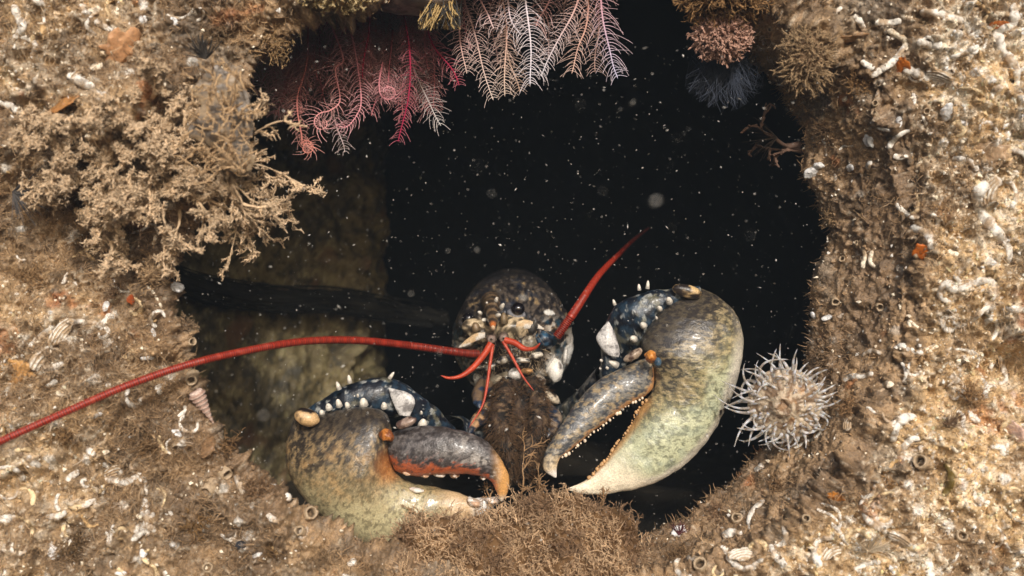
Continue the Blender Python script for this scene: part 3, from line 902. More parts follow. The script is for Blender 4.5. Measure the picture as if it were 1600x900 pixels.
for k_, (px, py, rx, ry, rot) in enumerate([(70, 560, 26, 18, 30), (95, 520, 24, 12, 50), (185, 735, 20, 12, 10), (1545, 300, 22, 14, 60), (1500, 445, 18, 10, 20), (1330, 660, 14, 10, 70), (1160, 868, 22, 14, 0), (1300, 862, 18, 13, 30), (288, 452, 18, 11, 60), (1470, 118, 20, 12, 20), (125, 120, 20, 11, 30), (1405, 840, 18, 12, 0)]):
    p, nn = hit(px, py)
    if p is None: continue
    a = R(rot)
    t1_ = np.array([math.cos(a), 0, math.sin(a)]); t1_ -= nn * t1_.dot(nn); t1_ /= np.linalg.norm(t1_)
    t2_ = np.cross(nn, t1_)
    V, F = ellipsoid(p + nn * .0015, np.array([t1_ * rx * MPP, t2_ * ry * MPP, nn * ry * MPP * .35]), 40, 56, .35, 50 + k_, .008)
    q_ = (V - p) @ t2_ / (ry * MPP) + 0.5 * ((V - p) @ t1_ / (rx * MPP)) ** 2
    V = V + nn * (np.sin(q_ * 16)[:, None] * .0007)
    cl = lerp(lerp(c(182, 158, 128), c(240, 234, 222), ss(-.6, .8, np.sin(q_ * 16) + (fbm(V, .006, 3, 60) - .5) * 3)), tan, ss(.5, .64, fbm(V, .007, 4, 61)) * .85)
    tag(mesh_obj('ridged_shell', V, F, cl, M_lime), f'ridged white shell plate cemented {place_phrase(px, py)}', 'shell', 'ridged shell plates on the rock')

def fan(px, py, y, dx, dy, L, spread, n, colr, label, name='fan_worm', r=0.0004):
    cen = P(px, py, y)
    a0 = math.atan2(-dy, dx)
    a = a0 + rs.uniform(-spread, spread, n)
    d = np.stack([np.cos(a), rs.uniform(-0.9, 0.0, n), np.sin(a)], 1)
    t = np.linspace(0, 1, 6)[None, :, None]
    Lw = L * mpp(y) * rs.uniform(0.75, 1.1, n)[:, None, None]
    paths = cen + d[:, None] * Lw * t + rs.normal(0, 0.12, (n, 1, 3)) * Lw * t ** 2
    V, F = tubes(paths, r * np.linspace(1, 0.5, 6)[None], 3)
    tag(mesh_obj(name, V, F, colr * rs.uniform(0.6, 1.3, (n, 1)).repeat(18, 0) if False else per(colr * rs.uniform(0.6, 1.3, (n, 1)), 6, 3), M_feather), label, 'fan worm')
fan(322, 92, -0.035, -0.3, -1, 32, 1.3, 40, c(70, 66, 62), 'dark fan of bristles on the rock above the bushy tuft', r=0.0007)
fan(1358, 862, -0.03, 0.1, -1, 32, 1.5, 46, c(196, 178, 152), 'pale spread fan of bristles near the bottom right edge')
fan(1061, 836, 0.01, 0, -1, 22, 0.8, 26, c(104, 60, 66), 'small purple fan of bristles on a white scrap below the right claw', r=0.0006)
fan(1482, 664, -0.03, 0.2, -1, 26, 1.6, 30, c(130, 104, 80), 'brown fan of bristles on the rock right of the anemone')
fan(20, 300, -0.02, 1, 0.3, 55, 0.9, 60, c(86, 82, 80), 'dark bristly fan in the hollow under the bush at far left', r=0.0006)
fan(1215, 215, 0.09, -1, 0.1, 44, 0.9, 26, c(84, 72, 62), 'faint fan of hairs around the bare twigs on the right lip', r=0.0003)

# sponges and squirts along the top lip
def leafcol(t, cc, sn, px, py, Q):
    n1 = fbm(Q, 0.012, 4, 931)
    return lerp(c(124, 114, 104), c(166, 144, 116), ss(0.40, 0.6, n1))
tag(loft('sponge_sheet', [(318, 118), (300, 140), (312, 168), (300, 200), (330, 232), (352, 268)], [(338, 100), (372, 112), (380, 150), (400, 178), (394, 220), (384, 268)], [-0.085, -0.075, -0.06], [0.16] * 2, [0.16] * 2, M_soft, leafcol, None, 90, 60, 2.0, 1, 0.022, 0.018, 3),
    'grey translucent leaf shaped sponge beside the bushy tuft', 'sponge')
acc = Acc()
n = 90
root = P(rs.uniform(300, 385, n), rs.uniform(110, 265, n), rs.uniform(-.10, -.07, n))
fr = fronds(root, rs.normal(0, 1, (n, 3)) * np.array([1, .4, 1]) + np.array([0, -.2, -.4]), rs.uniform(.008, .022, n), np.full(n, .0009), 3, 7, rs, knob=.3, spread=1.0, kids=(3, 6))
add_fronds(acc, fr, c(186, 156, 120), 4, .2, rs)
tag(acc.obj('hydroid_overgrowth', M_turf), 'short tan twigs overgrowing the grey leaf shaped sponge', 'hydroid')
dome_tuft('fringed_sponge', 528, -2, -0.02, 50, 14, 360, 0.007, 0.0011, c(206, 180, 132), c(190, 160, 112), M_soft, 'cream fringed sponge on the top edge above the red feather star', 'sponge')
tag(blob('sea_squirt', 630, -2, 0.03, 66, 22, 0.025, 0, c(96, 88, 84), M_soft, None, 0.5, 3, mott(c(92, 82, 78), c(150, 136, 128), .012, 5), 50, 70), 'smooth grey sea squirt at the top edge beside the cream sponge', 'sea squirt')
acc = Acc()
n = 260
root = P(690 + rs.normal(0, 12, n), -14 + rs.normal(0, 5, n), 0.04 + rs.normal(0, 0.006, n))
end = P(686 + rs.uniform(-1, 1, n) * 34, 22 + rs.uniform(0, 1, n) * 26, 0.03 + rs.normal(0, 0.015, n))
t = np.linspace(0, 1, 6)[None, :, None]
V, F = tubes(root[:, None] * (1 - t) + end[:, None] * t + np.sin(t * 3.14) * rs.normal(0, 0.002, (n, 1, 3)), 0.0008 * np.linspace(1, 0.6, 6)[None], 4)
acc.add(V, F, per(np.where(rs.uniform(0, 1, (n, 1)) < 0.4, c(66, 64, 62), c(182, 154, 104)), 6, 4))
tag(acc.obj('striped_tuft', M_turf), 'yellow and dark striped tuft at the top edge between the feather stars', 'hydroid')

# ------------------------------------------------------------------ feather stars
def crinoid_arm(parent, pts, y, colr, plen=22, tip=None, white_tip=0.0, r=1.7, dens=4.6, sag=0.5, palem=0.5):
    """traced rachis with two rows of curved pinnules"""
    pts = np.asarray(pts, float)
    n = max(20, int(np.sum(np.linalg.norm(np.diff(pts, axis=0), axis=1)) / 2.2))
    s2 = spline(pts, n)
    t = np.linspace(0, 1, n)
    ph = rs.uniform(0, 6.28, 2)
    s2 = s2 + np.stack([np.sin(t * 7 + ph[0]) * 3.0 * t, np.sin(t * 5 + ph[1]) * 1.5 * t], 1)
    yy = np.interp(t, np.linspace(0, 1, len(y)), y)
    Q = P(s2[:, 0], s2[:, 1], yy)
    tc = colr if tip is None else tip
    acc = Acc()
    rad = r * MPP * np.linspace(1.15, 0.5, n)
    rad[-1] *= 0.3
    rad = rad * (1 + 0.15 * np.sin(np.arange(n) * 1.7))
    V, F = tubes(Q[None], rad[None], 6)
    acc.add(V, F, per(lerp(colr, tc, t)[None], n, 6))
    step = max(1, int(round(dens / 2.2)))
    ids = np.arange(2, n - 1, step)
    tang = np.gradient(Q, axis=0)
    tang /= np.linalg.norm(tang, axis=1, keepdims=True)
    side = np.cross(tang, [0, 1.0, 0])
    side /= np.linalg.norm(side, axis=1, keepdims=True)
    K = 8
    u = np.linspace(0, 1, K)[None, :, None]
    for sg in (-1, 1):
        a = ids
        m = len(a)
        L = plen * MPP * (0.55 + 0.45 * np.sin(np.clip(t[a] * 0.9 + 0.12, 0, 1) * np.pi) ** 0.6) * rs.uniform(0.6, 1.15, m)
        d0 = side[a] * sg + tang[a] * rs.normal(0.05, 0.12, (m, 1)) + np.array([0, -1, 0]) * rs.normal(0.25, 0.25, (m, 1))
        d1 = tang[a] * rs.uniform(0.5, 1.5, (m, 1)) * sag * 2 + rs.normal(0, 0.28, (m, 3))
        pth = Q[a][:, None] + L[:, None, None] * (d0[:, None] * u + d1[:, None] * (u ** 2.0) * 0.8)
        V, F = tubes(pth, 0.00040 * np.linspace(1, 0.5, K)[None], 3)
        cc = lerp(colr, tc, t[a]) * rs.uniform(0.75, 1.25, (m, 1))
        pale = lerp(cc, c(214, 196, 190), np.full(m, palem))
        acc.add(V, F, per(lerp(np.repeat(cc[:, None], K, 1), np.repeat(pale[:, None], K, 1), np.broadcast_to(np.linspace(0.2, 1, K), (m, K))), K, 3))
    return acc.obj('arm', M_feather, parent)

Zc = lambda pts: [(380 + x * .389, z * .389) for x, z in pts]
def coil(cx, cy, r, a0, turns, n=14, shrink=0.35):
    return [(cx + r * (1 - (1 - shrink) * k / n) * math.cos(a0 + turns * 2 * math.pi * k / n), cy + r * (1 - (1 - shrink) * k / n) * math.sin(a0 + turns * 2 * math.pi * k / n)) for k in range(n + 1)]
red, crim, rose, pink, mauve = c(136, 70, 72), c(146, 28, 56), c(176, 104, 110), c(212, 150, 156), c(150, 112, 110)
FS1 = empty('feather_star', P(560, -5, 0.09), 'dusky red feather star with coiled arm tips hanging at the upper left', 'feather star')
for pts, y, colr, tip, pl in [
        ([(130, 120), (70, 220), (45, 330), (100, 430)], [.10, .09], mauve, c(170, 140, 136), 24), ([(190, 100), (120, 260), (130, 380), (180, 470)], [.10, .09], mauve, None, 24),
        ([(260, 60), (255, 250), (215, 400), (240, 550)] + coil(262, 590, 30, 3.6, 1.6), [.09, .075], red, c(214, 140, 124), 17),
        ([(330, 40), (400, 230), (368, 280), (385, 400), (350, 440)] + coil(325, 490, 42, 4.6, -0.85), [.08, .06], rose, c(222, 160, 156), 21),
        ([(420, 60), (455, 250), (478, 400), (465, 460), (420, 512), (370, 508)], [.08, .06], rose, pink, 22), ([(515, -20), (505, 100), (490, 210), (485, 320)], [.075, .07], crim, crim, 18),
        ([(640, 20), (668, 200), (660, 400), (630, 570)], [.075, .055], crim, c(150, 36, 70), 19), ([(720, 60), (765, 180), (830, 270), (865, 345)], [.08, .06], crim, c(160, 50, 76), 20),
        ([(560, 250), (548, 330)] + coil(582, 368, 34, 3.1, -1.1), [.085, .07], rose, pink, 13), ([(600, 120), (590, 260), (560, 400)], [.1, .09], red, rose, 24),
        ([(660, 200), (705, 330), (755, 420), (795, 510)], [.095, .085], mauve, c(190, 186, 184), 22), ([(350, 380), (380, 520), (405, 615)], [.1, .09], mauve, c(196, 180, 176), 18),
        ([(470, 100), (540, 300), (520, 470)], [.1, .095], mauve, rose, 24), ([(300, 80), (310, 260), (320, 420)], [.105, .1], red, red, 26)]:
    crinoid_arm(FS1, Zc(pts), y, colr, pl, tip, palem=0.28)
for k in range(55):
    x0 = rs.uniform(150, 720)
    x1 = x0 + rs.normal(0, 60)
    e = rs.uniform(260, 470)
    crinoid_arm(FS1, Zc([(x0, rs.uniform(-40, 40)), ((x0 + x1) / 2 + rs.normal(0, 25), e * 0.5), (x1, e)]), [.12, .10 + rs.uniform(-.015, .02)], red * rs.uniform(0.6, 1.1) + mauve * 0.3, 25, None, dens=4.5, palem=0.25)
FS2 = empty('feather_star', P(850, -30, 0.09), 'pale pink and white feather star hanging in the middle of the top edge', 'feather star')
wht, sal = c(216, 212, 220), c(216, 158, 142)
for pts, y, colr, tip, pl in [
        ([(845, -20), (870, 120), (890, 300)], [.08, .07], rose, c(206, 180, 170), 24), ([(880, -20), (950, 210), (1000, 400)], [.085, .075], c(196, 150, 146), c(206, 190, 180), 22),
        ([(935, -60), (965, 30), (1015, 120)], [.07, .06], pink, c(226, 200, 196), 26), ([(1030, -60), (1060, 150), (1045, 385)], [.08, .075], sal, c(206, 186, 170), 24),
        ([(1045, 100), (1070, 240), (1108, 375)], [.09, .085], c(190, 160, 140), None, 20), ([(1125, -80), (1145, 100), (1160, 345)], [.06, .055], c(230, 216, 222), wht, 27),
        ([(1045, -80), (1075, 60), (1110, 140)], [.065, .06], c(220, 180, 178), wht, 24), ([(1260, -80), (1210, 40), (1180, 110)], [.075, .07], pink, c(226, 180, 176), 25),
        ([(1370, -80), (1330, 40), (1265, 160), (1203, 305)], [.06, .06], sal, c(206, 206, 214), 24), ([(1385, -60), (1380, 100), (1345, 200), (1312, 300)], [.07, .07], sal, c(200, 170, 156), 22),
        ([(1425, 20), (1425, 160), (1408, 295)], [.09, .085], c(150, 112, 100), c(180, 150, 140), 20), ([(1435, -80), (1445, 100), (1480, 230), (1512, 312)], [.06, .06], pink, c(190, 190, 216), 26),
        ([(895, -60), (890, 60), (905, 200)], [.1, .09], red, rose, 26), ([(990, -60), (1000, 120), (1020, 260)], [.1, .1], mauve, c(170, 140, 136), 24),
        ([(1180, -60), (1230, 120), (1225, 230)], [.1, .095], mauve, c(176, 150, 146), 24), ([(1310, -80), (1290, 60), (1310, 180)], [.095, .095], mauve, c(176, 150, 146), 24)]:
    crinoid_arm(FS2, Zc(pts), y, colr, pl, tip)

# ------------------------------------------------------------------ sea anemone
AX, AY, AYD = 1226, 632, 0.035
an = empty('sea_anemone', P(AX, AY, 0.075), 'translucent white sea anemone with many tentacles on the right bore beside the claw', 'sea anemone')
k = mpp(AYD)
acen = P(AX, AY, AYD)
nrm = np.array([-0.28, -0.95, -0.06]); nrm /= np.linalg.norm(nrm)
t1 = np.cross(nrm, [0, 0, 1.0]); t1 /= np.linalg.norm(t1); t2 = np.cross(t1, nrm)
V, F = ellipsoid(acen - nrm * 0.02, np.array([t1 * 42 * k, t2 * 42 * k, nrm * 0.028]), 26, 40, 0.1, 3, 0.02)
mesh_obj('column', V, F, lerp(c(150, 118, 90), c(190, 160, 130), fbm(V, 0.006, 3, 2)), M_soft, an)
u, a = np.meshgrid(np.linspace(0, 1, 40), np.arange(96) / 96 * 2 * np.pi, indexing='ij')
hgt = 0.006 * np.exp(-((u - 0.22) / 0.16) ** 2) - 0.004 * np.exp(-(u / 0.10) ** 2) - 0.010 * u ** 2 + 0.0006 * np.cos(24 * a) * ss(0.2, 0.5, u)
Q = acen + nrm * 0.006 + (np.cos(a)[..., None] * t1 + np.sin(a)[..., None] * t2) * (u * 57 * k)[..., None] + nrm * hgt[..., None]
Q += (fbm(Q, 0.006, 4, 9, .6)[..., None] - 0.5) * 0.005 * nrm
i = np.arange(39)[:, None] * 96; j = np.arange(96)[None]
F = np.stack(np.broadcast_arrays(i + j, i + (j + 1) % 96, i + 96 + (j + 1) % 96, i + 96 + j), -1).reshape(-1, 4)
cd = lerp(c(188, 170, 146), c(124, 102, 80), ss(0.42, 0.58, fbm(Q, 0.005, 4, 4)))
cd = lerp(cd, c(140, 108, 78), np.exp(-(u / 0.14) ** 2) * 0.7)
og = np.exp(-((np.hypot((Q[..., 0] - P(AX + 30, AY + 5, AYD)[0]), (Q[..., 2] - P(AX + 30, AY + 5, AYD)[2])) / k) / 22) ** 2)
cd = lerp(cd, c(222, 150, 74), og * ss(0.45, 0.6, fbm(Q, 0.008, 2, 8)))
disc = mesh_obj('oral_disc', Q.reshape(-1, 3), F, cd.reshape(-1, 3), M_soft, an)
nt_ = 0
for ringr, cnt, ln, lean in [(28, 12, 18, 1.0), (38, 20, 26, 0.8), (47, 30, 38, 0.5), (54, 38, 46, 0.15)]:
    for q in range(cnt):
        a = (q + rs.uniform(-0.3, 0.3)) / cnt * 2 * np.pi
        rad = np.cos(a) * t1 + np.sin(a) * t2
        b0 = acen + nrm * (0.005 - 0.010 * (ringr / 58) ** 2) + rad * ringr * k
        L = ln * k * rs.uniform(0.75, 1.35) * (1.0 - 0.22 * (rad[0] > 0.2)) * (0.85 + 0.3 * (rad[0] < -0.3))
        d = rad + nrm * lean * rs.uniform(0.5, 1.3) + rs.normal(0, 0.15, 3)
        bend = rs.normal(0, 1.1, 3) - nrm * 0.35 + np.array([0, 0, 0.25])
        K = 12
        pth = [b0]
        for s in range(1, K):
            d = d + bend * 0.16
            d = d / np.linalg.norm(d)
            pth.append(pth[-1] + d * L / (K - 1))
        rr = np.interp(np.linspace(0, 1, K), [0, .2, .8, .93, 1], [0.0019, 0.0013, 0.0006, 0.0004, 0.0001]) * rs.uniform(0.85, 1.15)
        V, F = tubes(np.array(pth)[None], rr[None], 7, np.array([0.3, 0.5, 0.8]))
        band = ss(0.55, 0.8, np.sin(np.linspace(0, 1, K) * 15 + rs.uniform(0, 6)) * 0.5 + 0.5)
        cc = lerp(c(186, 176, 166), c(232, 232, 236), band)
        mesh_obj('tentacle', V, F, per(cc[None], K, 7), M_glassy, an)

# ------------------------------------------------------------------ snails
p, nn = hit(312, 636)
A, Bq = hit(299, 613)[0] + nn * 0.004, hit(331, 663)[0] + nn * 0.002
n = 70
t = np.linspace(0, 1, n)
Q = A + (Bq - A) * t[:, None]
rad = 13 * MPP * np.interp(t, [0, .05, .12, 1], [0.3, .8, 1, .05]) * (1 + 0.09 * np.sin(t * 2 * np.pi * 8.5))
V, F = tubes(Q[None], rad[None], 20)
tag(mesh_obj('tower_snail', V, F, lerp(c(214, 190, 176), c(164, 132, 116), ss(-0.4, 0.9, np.repeat(np.sin(t * 2 * np.pi * 8.5 + 2), 20))), M_lime), 'slender cream tower snail shell lying on the left rim below the antenna', 'snail')
on_rock_blob('dark_snail', 377, 852, 9, 7, 0, c(46, 48, 54), M_horn, 'small dark round snail on the brown turf at lower left', 'snail', None, 0.05, 1.0)

# dark rope of weed on the chamber wall
s2 = spline([(250, 425), (330, 452), (420, 466), (520, 470), (600, 482), (700, 500)], 120)
yy = np.linspace(0.34, 0.62, 120)
Q = P(s2[:, 0], s2[:, 1], yy)
V, F = tubes(Q[None], (0.011 * (0.4 + 1.2 * fbm(Q, 0.05, 3, 77)))[None], 16)
V += (fbm(V, 0.012, 3, 78)[:, None] - 0.5) * 0.012
acc = Acc()
acc.add(V, F, lerp(c(28, 28, 26), c(56, 53, 46), fbm(V, 0.01, 3, 79)))
ph_ = rs.uniform(0, 6.28, 240)
i0_ = rs.integers(0, 90, 240)
tt = np.arange(30)
idx_ = i0_[:, None] + tt[None]
rr_ = rs.uniform(.006, .020, 240)[:, None]
pth = Q[idx_] + np.stack([0 * idx_, -np.abs(np.cos(ph_[:, None] + tt * .015)) * rr_, np.sin(ph_[:, None] + tt * .015) * rr_], -1)
V, F = tubes(pth, np.full((240, 30), .0007), 3)
acc.add(V, F, per(c(44, 43, 40) * rs.uniform(.3, 1.3, (240, 1)), 30, 3))
tag(acc.obj('weedy_cable', M_turf), 'dark weedy cable running across the dim chamber wall at left', 'cable')

# ------------------------------------------------------------------ THE LOBSTER
lob = empty('lobster', P(800, 640, 0.25), 'dark mottled lobster with raised claws and red antennae looking out of the hole', 'lobster')
H7 = lambda x, z: (680 + x * .3113, 420 + z * .3113)
dk, dk2, tanL, blue, wh = c(40, 36, 36), c(86, 74, 62), c(176, 148, 104), c(34, 52, 70), c(214, 204, 188)
HCX, HCY, HR = 801.0, 532.0, 96.0
def ydome(px, py):
    r = np.hypot((np.asarray(px) - HCX) / HR, (np.asarray(py) - HCY) / (HR * 1.02))
    return 0.19 + 0.085 * np.clip(r, 0, 1) ** 2.6
# body: one continuous shell, head dome running back into the carapace and tail
n, m = 170, 300
s = np.linspace(0, 1, n)
rho = np.clip(s / 0.55, 0.004, 1)
yb = np.where(s < 0.55, 0.19 + 0.085 * rho ** 2.6, 0.275 + (s - 0.55) / 0.45 * 0.36)
back = np.clip((s - 0.55) / 0.45, 0, 1)
a = np.arange(m) / m * 2 * np.pi
kx = HR * rho * (1 - 0.25 * back ** 2)
Q = np.zeros((n, m, 3))
wk = mpp(0.25)
cen = P(HCX, HCY, 0.25)
Q[..., 0] = cen[0] + (kx * wk)[:, None] * np.cos(a) + 0.0 * back[:, None]
Q[..., 2] = cen[2] + (kx * wk)[:, None] * 1.02 * np.sin(a) + (0.022 * ss(0, 0.7, back))[:, None]
Q[..., 1] = yb[:, None]
pxh = Q[..., 0] / mpp(Q[..., 1]) + 800
pyh = 450 - Q[..., 2] / mpp(Q[..., 1])
nv = Q - np.array([cen[0], 0.34, cen[2]])
nv /= np.linalg.norm(nv, axis=-1, keepdims=True)
ang = np.arctan2(Q[..., 2] - cen[2], Q[..., 0] - cen[0])
groove = np.exp(-((back[:, None] - 0.35) / 0.03) ** 2) * 0.004
Q = Q + nv * (0.006 * (fbm(Q, 0.02, 4, 501) - 0.5) + 0.0025 * (fbm(Q * np.array([3, 1, 3]), 0.006, 3, 503) - 0.5))[..., None] - nv * groove[..., None]
streak = fbm(np.stack([ang * 0.09, Q[..., 1] * 0.35 + kx[:, None] * wk * 0.9, Q[..., 2] * 0.1], -1), 0.006, 4, 511)
col = lerp(c(38, 35, 36), c(88, 79, 71), ss(0.42, 0.60, streak))
col = lerp(col, tanL, ss(0.60, 0.70, streak) * ss(0.4, 0.6, fbm(Q, 0.02, 3, 513)) * 0.75)
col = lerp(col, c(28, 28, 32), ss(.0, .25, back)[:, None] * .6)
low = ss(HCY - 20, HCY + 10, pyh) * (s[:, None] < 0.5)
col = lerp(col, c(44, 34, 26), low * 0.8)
bl = ss(0.55, 0.68, fbm(Q, 0.016, 3, 521))
col = lerp(col, c(34, 42, 56), bl * 0.6)
chk = ss(.50, .66, rho)[:, None] * ss(225, 290, (pyh - 420) / .3113) * (s[:, None] < .62)
vst = fbm(np.stack([ang * 0.05, Q[..., 1] * .2, Q[..., 2] * .25], -1), .0045, 4, 541)
col = lerp(col, c(24, 24, 28), chk * .75)
col = lerp(col, c(176, 146, 112), chk * ss(.50, .55, vst) * .9)
col = lerp(col, c(214, 206, 194), chk * ss(.53, .57, vst) * .9)
col = lerp(col, c(44, 84, 104), chk * ss(.56, .62, fbm(Q, .010, 3, 547)) * .8)
for zx, zy, rx, ry in [(605, 510, 46, 66), (176, 622, 38, 60), (676, 440, 18, 60), (100, 592, 15, 45), (575, 218, 26, 14), (130, 385, 16, 14), (632, 365, 12, 26), (590, 430, 10, 40)]:
    x0, y0 = H7(zx, zy)
    dd = np.hypot((pxh - x0) / (rx * .3113), (pyh - y0) / (ry * .3113)) + (fbm(Q, 0.004, 3, 530) - 0.5) * 0.7
    col = lerp(col, c(244, 240, 232), ss(1.05, 0.85, dd) * (s[:, None] < 0.75))
i = np.arange(n - 1)[:, None] * m; j = np.arange(m)[None]
F = np.stack(np.broadcast_arrays(i + j, i + (j + 1) % m, i + m + (j + 1) % m, i + m + j), -1).reshape(-1, 4)
V = np.vstack([Q.reshape(-1, 3), Q[-1].mean(0)])
cap = np.stack([np.full(m, n * m), (n - 1) * m + np.arange(m), (n - 1) * m + (np.arange(m) + 1) % m], 1)
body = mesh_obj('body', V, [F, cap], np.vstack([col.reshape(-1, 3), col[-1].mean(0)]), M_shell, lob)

def hb(name, zx, zy, rx, ry, rz, rot, col, mat=M_shell, lift=0.006, parent=lob, amp=0.15, seed=0, colfn=None):
    x, z = H7(zx, zy)
    return blob(name, x, z, float(ydome(x, z)) - lift, rx * .3113, ry * .3113, rz, rot, col, mat, parent, amp, seed, colfn)
def spine(p, d, L, r, parent, col=c(226, 218, 204), name='spine'):
    d = np.asarray(d, float) * np.array([1, .55, 1]) + np.array([0, 0, .35]); d /= np.linalg.norm(d)
    L, r = L * rs.uniform(.7, 1.15), r * rs.uniform(.7, 1.05)
    t = np.linspace(0, 1, 10)
    Q = np.asarray(p) + d * (t[:, None] * L - L * 0.2)
    rad = r * np.sqrt(np.clip(1 - t ** 1.6, 0, 1)) + 1e-5
    V, F = tubes(Q[None], rad[None], 12, np.array([0.31, 0.4, 0.86]))
    cs = lerp(np.asarray(col) * .45, np.asarray(col), np.repeat(ss(.15, .55, t), 12) * ss(.2, .45, fbm(V, .003, 3, 17)))
    return mesh_obj(name, V, F, cs, M_horn, parent)

# eyes
for zx, zy, r, lab in [(415, 202, 34, None), (167, 252, 33, None)]:
    x, z = H7(zx, zy)
    y = float(ydome(x, z))
    k = mpp(y)
    st = blob('eye', x - 3, z + 8, y - 0.007, r * .44, r * .27, 0.012, 12, c(150, 150, 156) if zx > 300 else c(70, 66, 64), M_shell, lob, 0.1, 3)
    V, F = ellipsoid(P(x, z, y - 0.017), np.eye(3) * r * .3113 * k * np.array([1.0, 0.9, 0.95])[:, None], 22, 30)
    mesh_obj('cornea', V, F, c(16, 12, 16), M_gloss, st)
# rostrum with its spines
A, Bq = P(*H7(282, 165), 0.235), P(*H7(290, 300), 0.150)
t = np.linspace(0, 1, 60)
Qr = A + (Bq - A) * t[:, None] + np.array([0, 0, 0.004]) * np.sin(t * np.pi)[:, None]
rr = np.interp(t, [0, .4, .8, .97, 1], [0.0115, 0.0090, 0.0048, 0.0024, 0.0004])
V, F = tubes(Qr[None], rr[None], 24)
V = V + (fbm(V, 0.006, 3, 5)[:, None] - 0.5) * 0.002
rc = lerp(c(60, 50, 42), c(122, 100, 76), ss(-.4, .6, np.repeat(np.sin(t * 42), 24) + (fbm(V, .006, 3, 541) - .5) * 2.5))
rc = lerp(rc, c(206, 116, 58), np.repeat(ss(0.86, 0.94, t), 24))
ros = mesh_obj('rostrum', V, F, rc, M_shell, lob)
for zx, zy, y, dx, dz in [(225, 222, .19, -.3, .2), (245, 257, .175, -.3, -.1), (335, 190, .185, .3, .5), (315, 235, .168, .3, .1), (262, 180, .2, -.1, .4), (305, 160, .2, .2, .5)]:
    spine(P(*H7(zx, zy), y), (dx, -1.2, dz - .3), 0.008, 0.0026, ros)
spine(P(*H7(290, 298), .15), (0, -1, -0.1), 0.007, 0.0026, ros, c(236, 206, 170))
# antenna bases: tan plates, blades and peduncles
hb('antenna_scale', 232, 318, 96, 50, 0.012, 24, tanL, lift=0.002, amp=.45, seed=1, colfn=mott(c(70, 60, 48), c(204, 182, 148), seed=3))
hb('antenna_scale', 385, 290, 88, 60, 0.012, -24, tanL, lift=0.002, amp=.45, seed=2, colfn=mott(c(70, 62, 48), c(204, 182, 148), seed=5))
spine(P(*H7(345, 262), .176), (-.05, -.45, .8), 0.016, 0.0055, lob, c(124, 104, 76), 'antenna_spine')
spine(P(*H7(205, 300), .188), (-.2, -.45, .6), 0.012, 0.005, lob, c(140, 116, 86), 'antenna_spine')
bladec = lambda t, cc, sn, px, py, Q: lerp(c(206, 176, 136), c(222, 214, 202), ss(0.4, 0.6, fbm(Q, 0.01, 3, 12)))
loft('antenna_blade', [H7(*q) for q in [(250, 318), (200, 325), (150, 360), (118, 392)]], [H7(*q) for q in [(250, 345), (200, 365), (150, 390), (116, 396)]], [.176, .185], [.4, .4], [.4, .4], M_shell, bladec, lob, 40, 28)
loft('antenna_blade', [H7(*q) for q in [(410, 268), (450, 255), (500, 268), (548, 300)]], [H7(*q) for q in [(405, 292), (450, 302), (500, 300), (546, 306)]], [.176, .19], [.4, .4], [.4, .4], M_shell, bladec, lob, 40, 28)
hb('antenna_base', 545, 358, 66, 42, 0.012, 5, blue, lift=0.004, seed=4, amp=.35, colfn=mott(c(18, 28, 44), c(58, 92, 118), 0.006, 7, .48, .62))
hb('antenna_base', 205, 425, 66, 30, 0.014, -5, dk, lift=0.004, seed=5, colfn=mott(c(54, 34, 28), c(120, 80, 60), 0.006, 8))
hb('antenna_plate', 470, 372, 40, 44, 0.006, 30, wh, lift=0.006, seed=6, amp=.45, colfn=mott(c(120, 110, 96), c(212, 200, 176), 0.008, 9))
hb('antenna_plate', 620, 345, 30, 36, 0.014, 40, wh, lift=0.012, seed=7, colfn=mott(c(60, 56, 60), c(186, 150, 116), 0.006, 10))
hb('antenna_plate', 175, 372, 44, 22, 0.010, -25, wh, lift=0.006, seed=8, colfn=mott(c(60, 50, 46), c(196, 180, 156), 0.006, 11))
for zx, zy, dx in [(485, 305, .2), (500, 285, .1)]:
    spine(P(*H7(zx, zy), .185), (dx, -.7, .6), 0.012, 0.004, lob, c(70, 66, 62), 'antenna_spine')
# the two long red antennae, ringed
def antenna(pts, y, r, label):
    s2 = spline(pts, 700)
    t = np.linspace(0, 1, 700)
    Q = P(s2[:, 0], s2[:, 1], np.interp(t, np.linspace(0, 1, len(y)), y))
    L = np.r_[0, np.cumsum(np.linalg.norm(np.diff(Q, axis=0), axis=1))]
    rad = np.interp(t, np.linspace(0, 1, len(r)), r) * (1 + 0.10 * np.sin(L / 0.0021 * 2 * np.pi))
    V, F = tubes(Q[None], rad[None], 16)
    ringc = np.repeat(ss(-0.9, 0.2, np.sin(L / 0.0021 * 2 * np.pi)), 16)
    col = lerp(c(60, 16, 12), c(164, 50, 30), ringc)
    col = lerp(col, c(180, 80, 58), ss(0.6, 0.75, fbm(V, 0.008, 3, 601)) * 0.4)
    col = lerp(col * .62, col, np.repeat(ss(0, .22, t), 16))
    o = mesh_obj('antenna', V, F, col, M_horn, lob)
    tag(o, label)
antenna([H7(215, 428), (720, 551), (640, 540), (560, 532), (480, 533), (400, 545), (300, 568), (200, 602), (100, 645), (0, 690), (-80, 730)], [.175, .14, .08, .02, -.025, -.055, -.08, -.095, -.10], [.0042, .0037, .0034, .0032, .0031, .0030, .0029, .0028], 'long red antenna sweeping left over the rock')
antenna([H7(610, 340), H7(640, 300), (902, 480), (934, 432), (968, 396), (992, 373), (1014, 356)], [.178, .175, .20, .25, .31, .38, .46], [.0046, .0042, .0038, .0034, .0028, .0022, .0012], 'red antenna raised to the right into the dark')
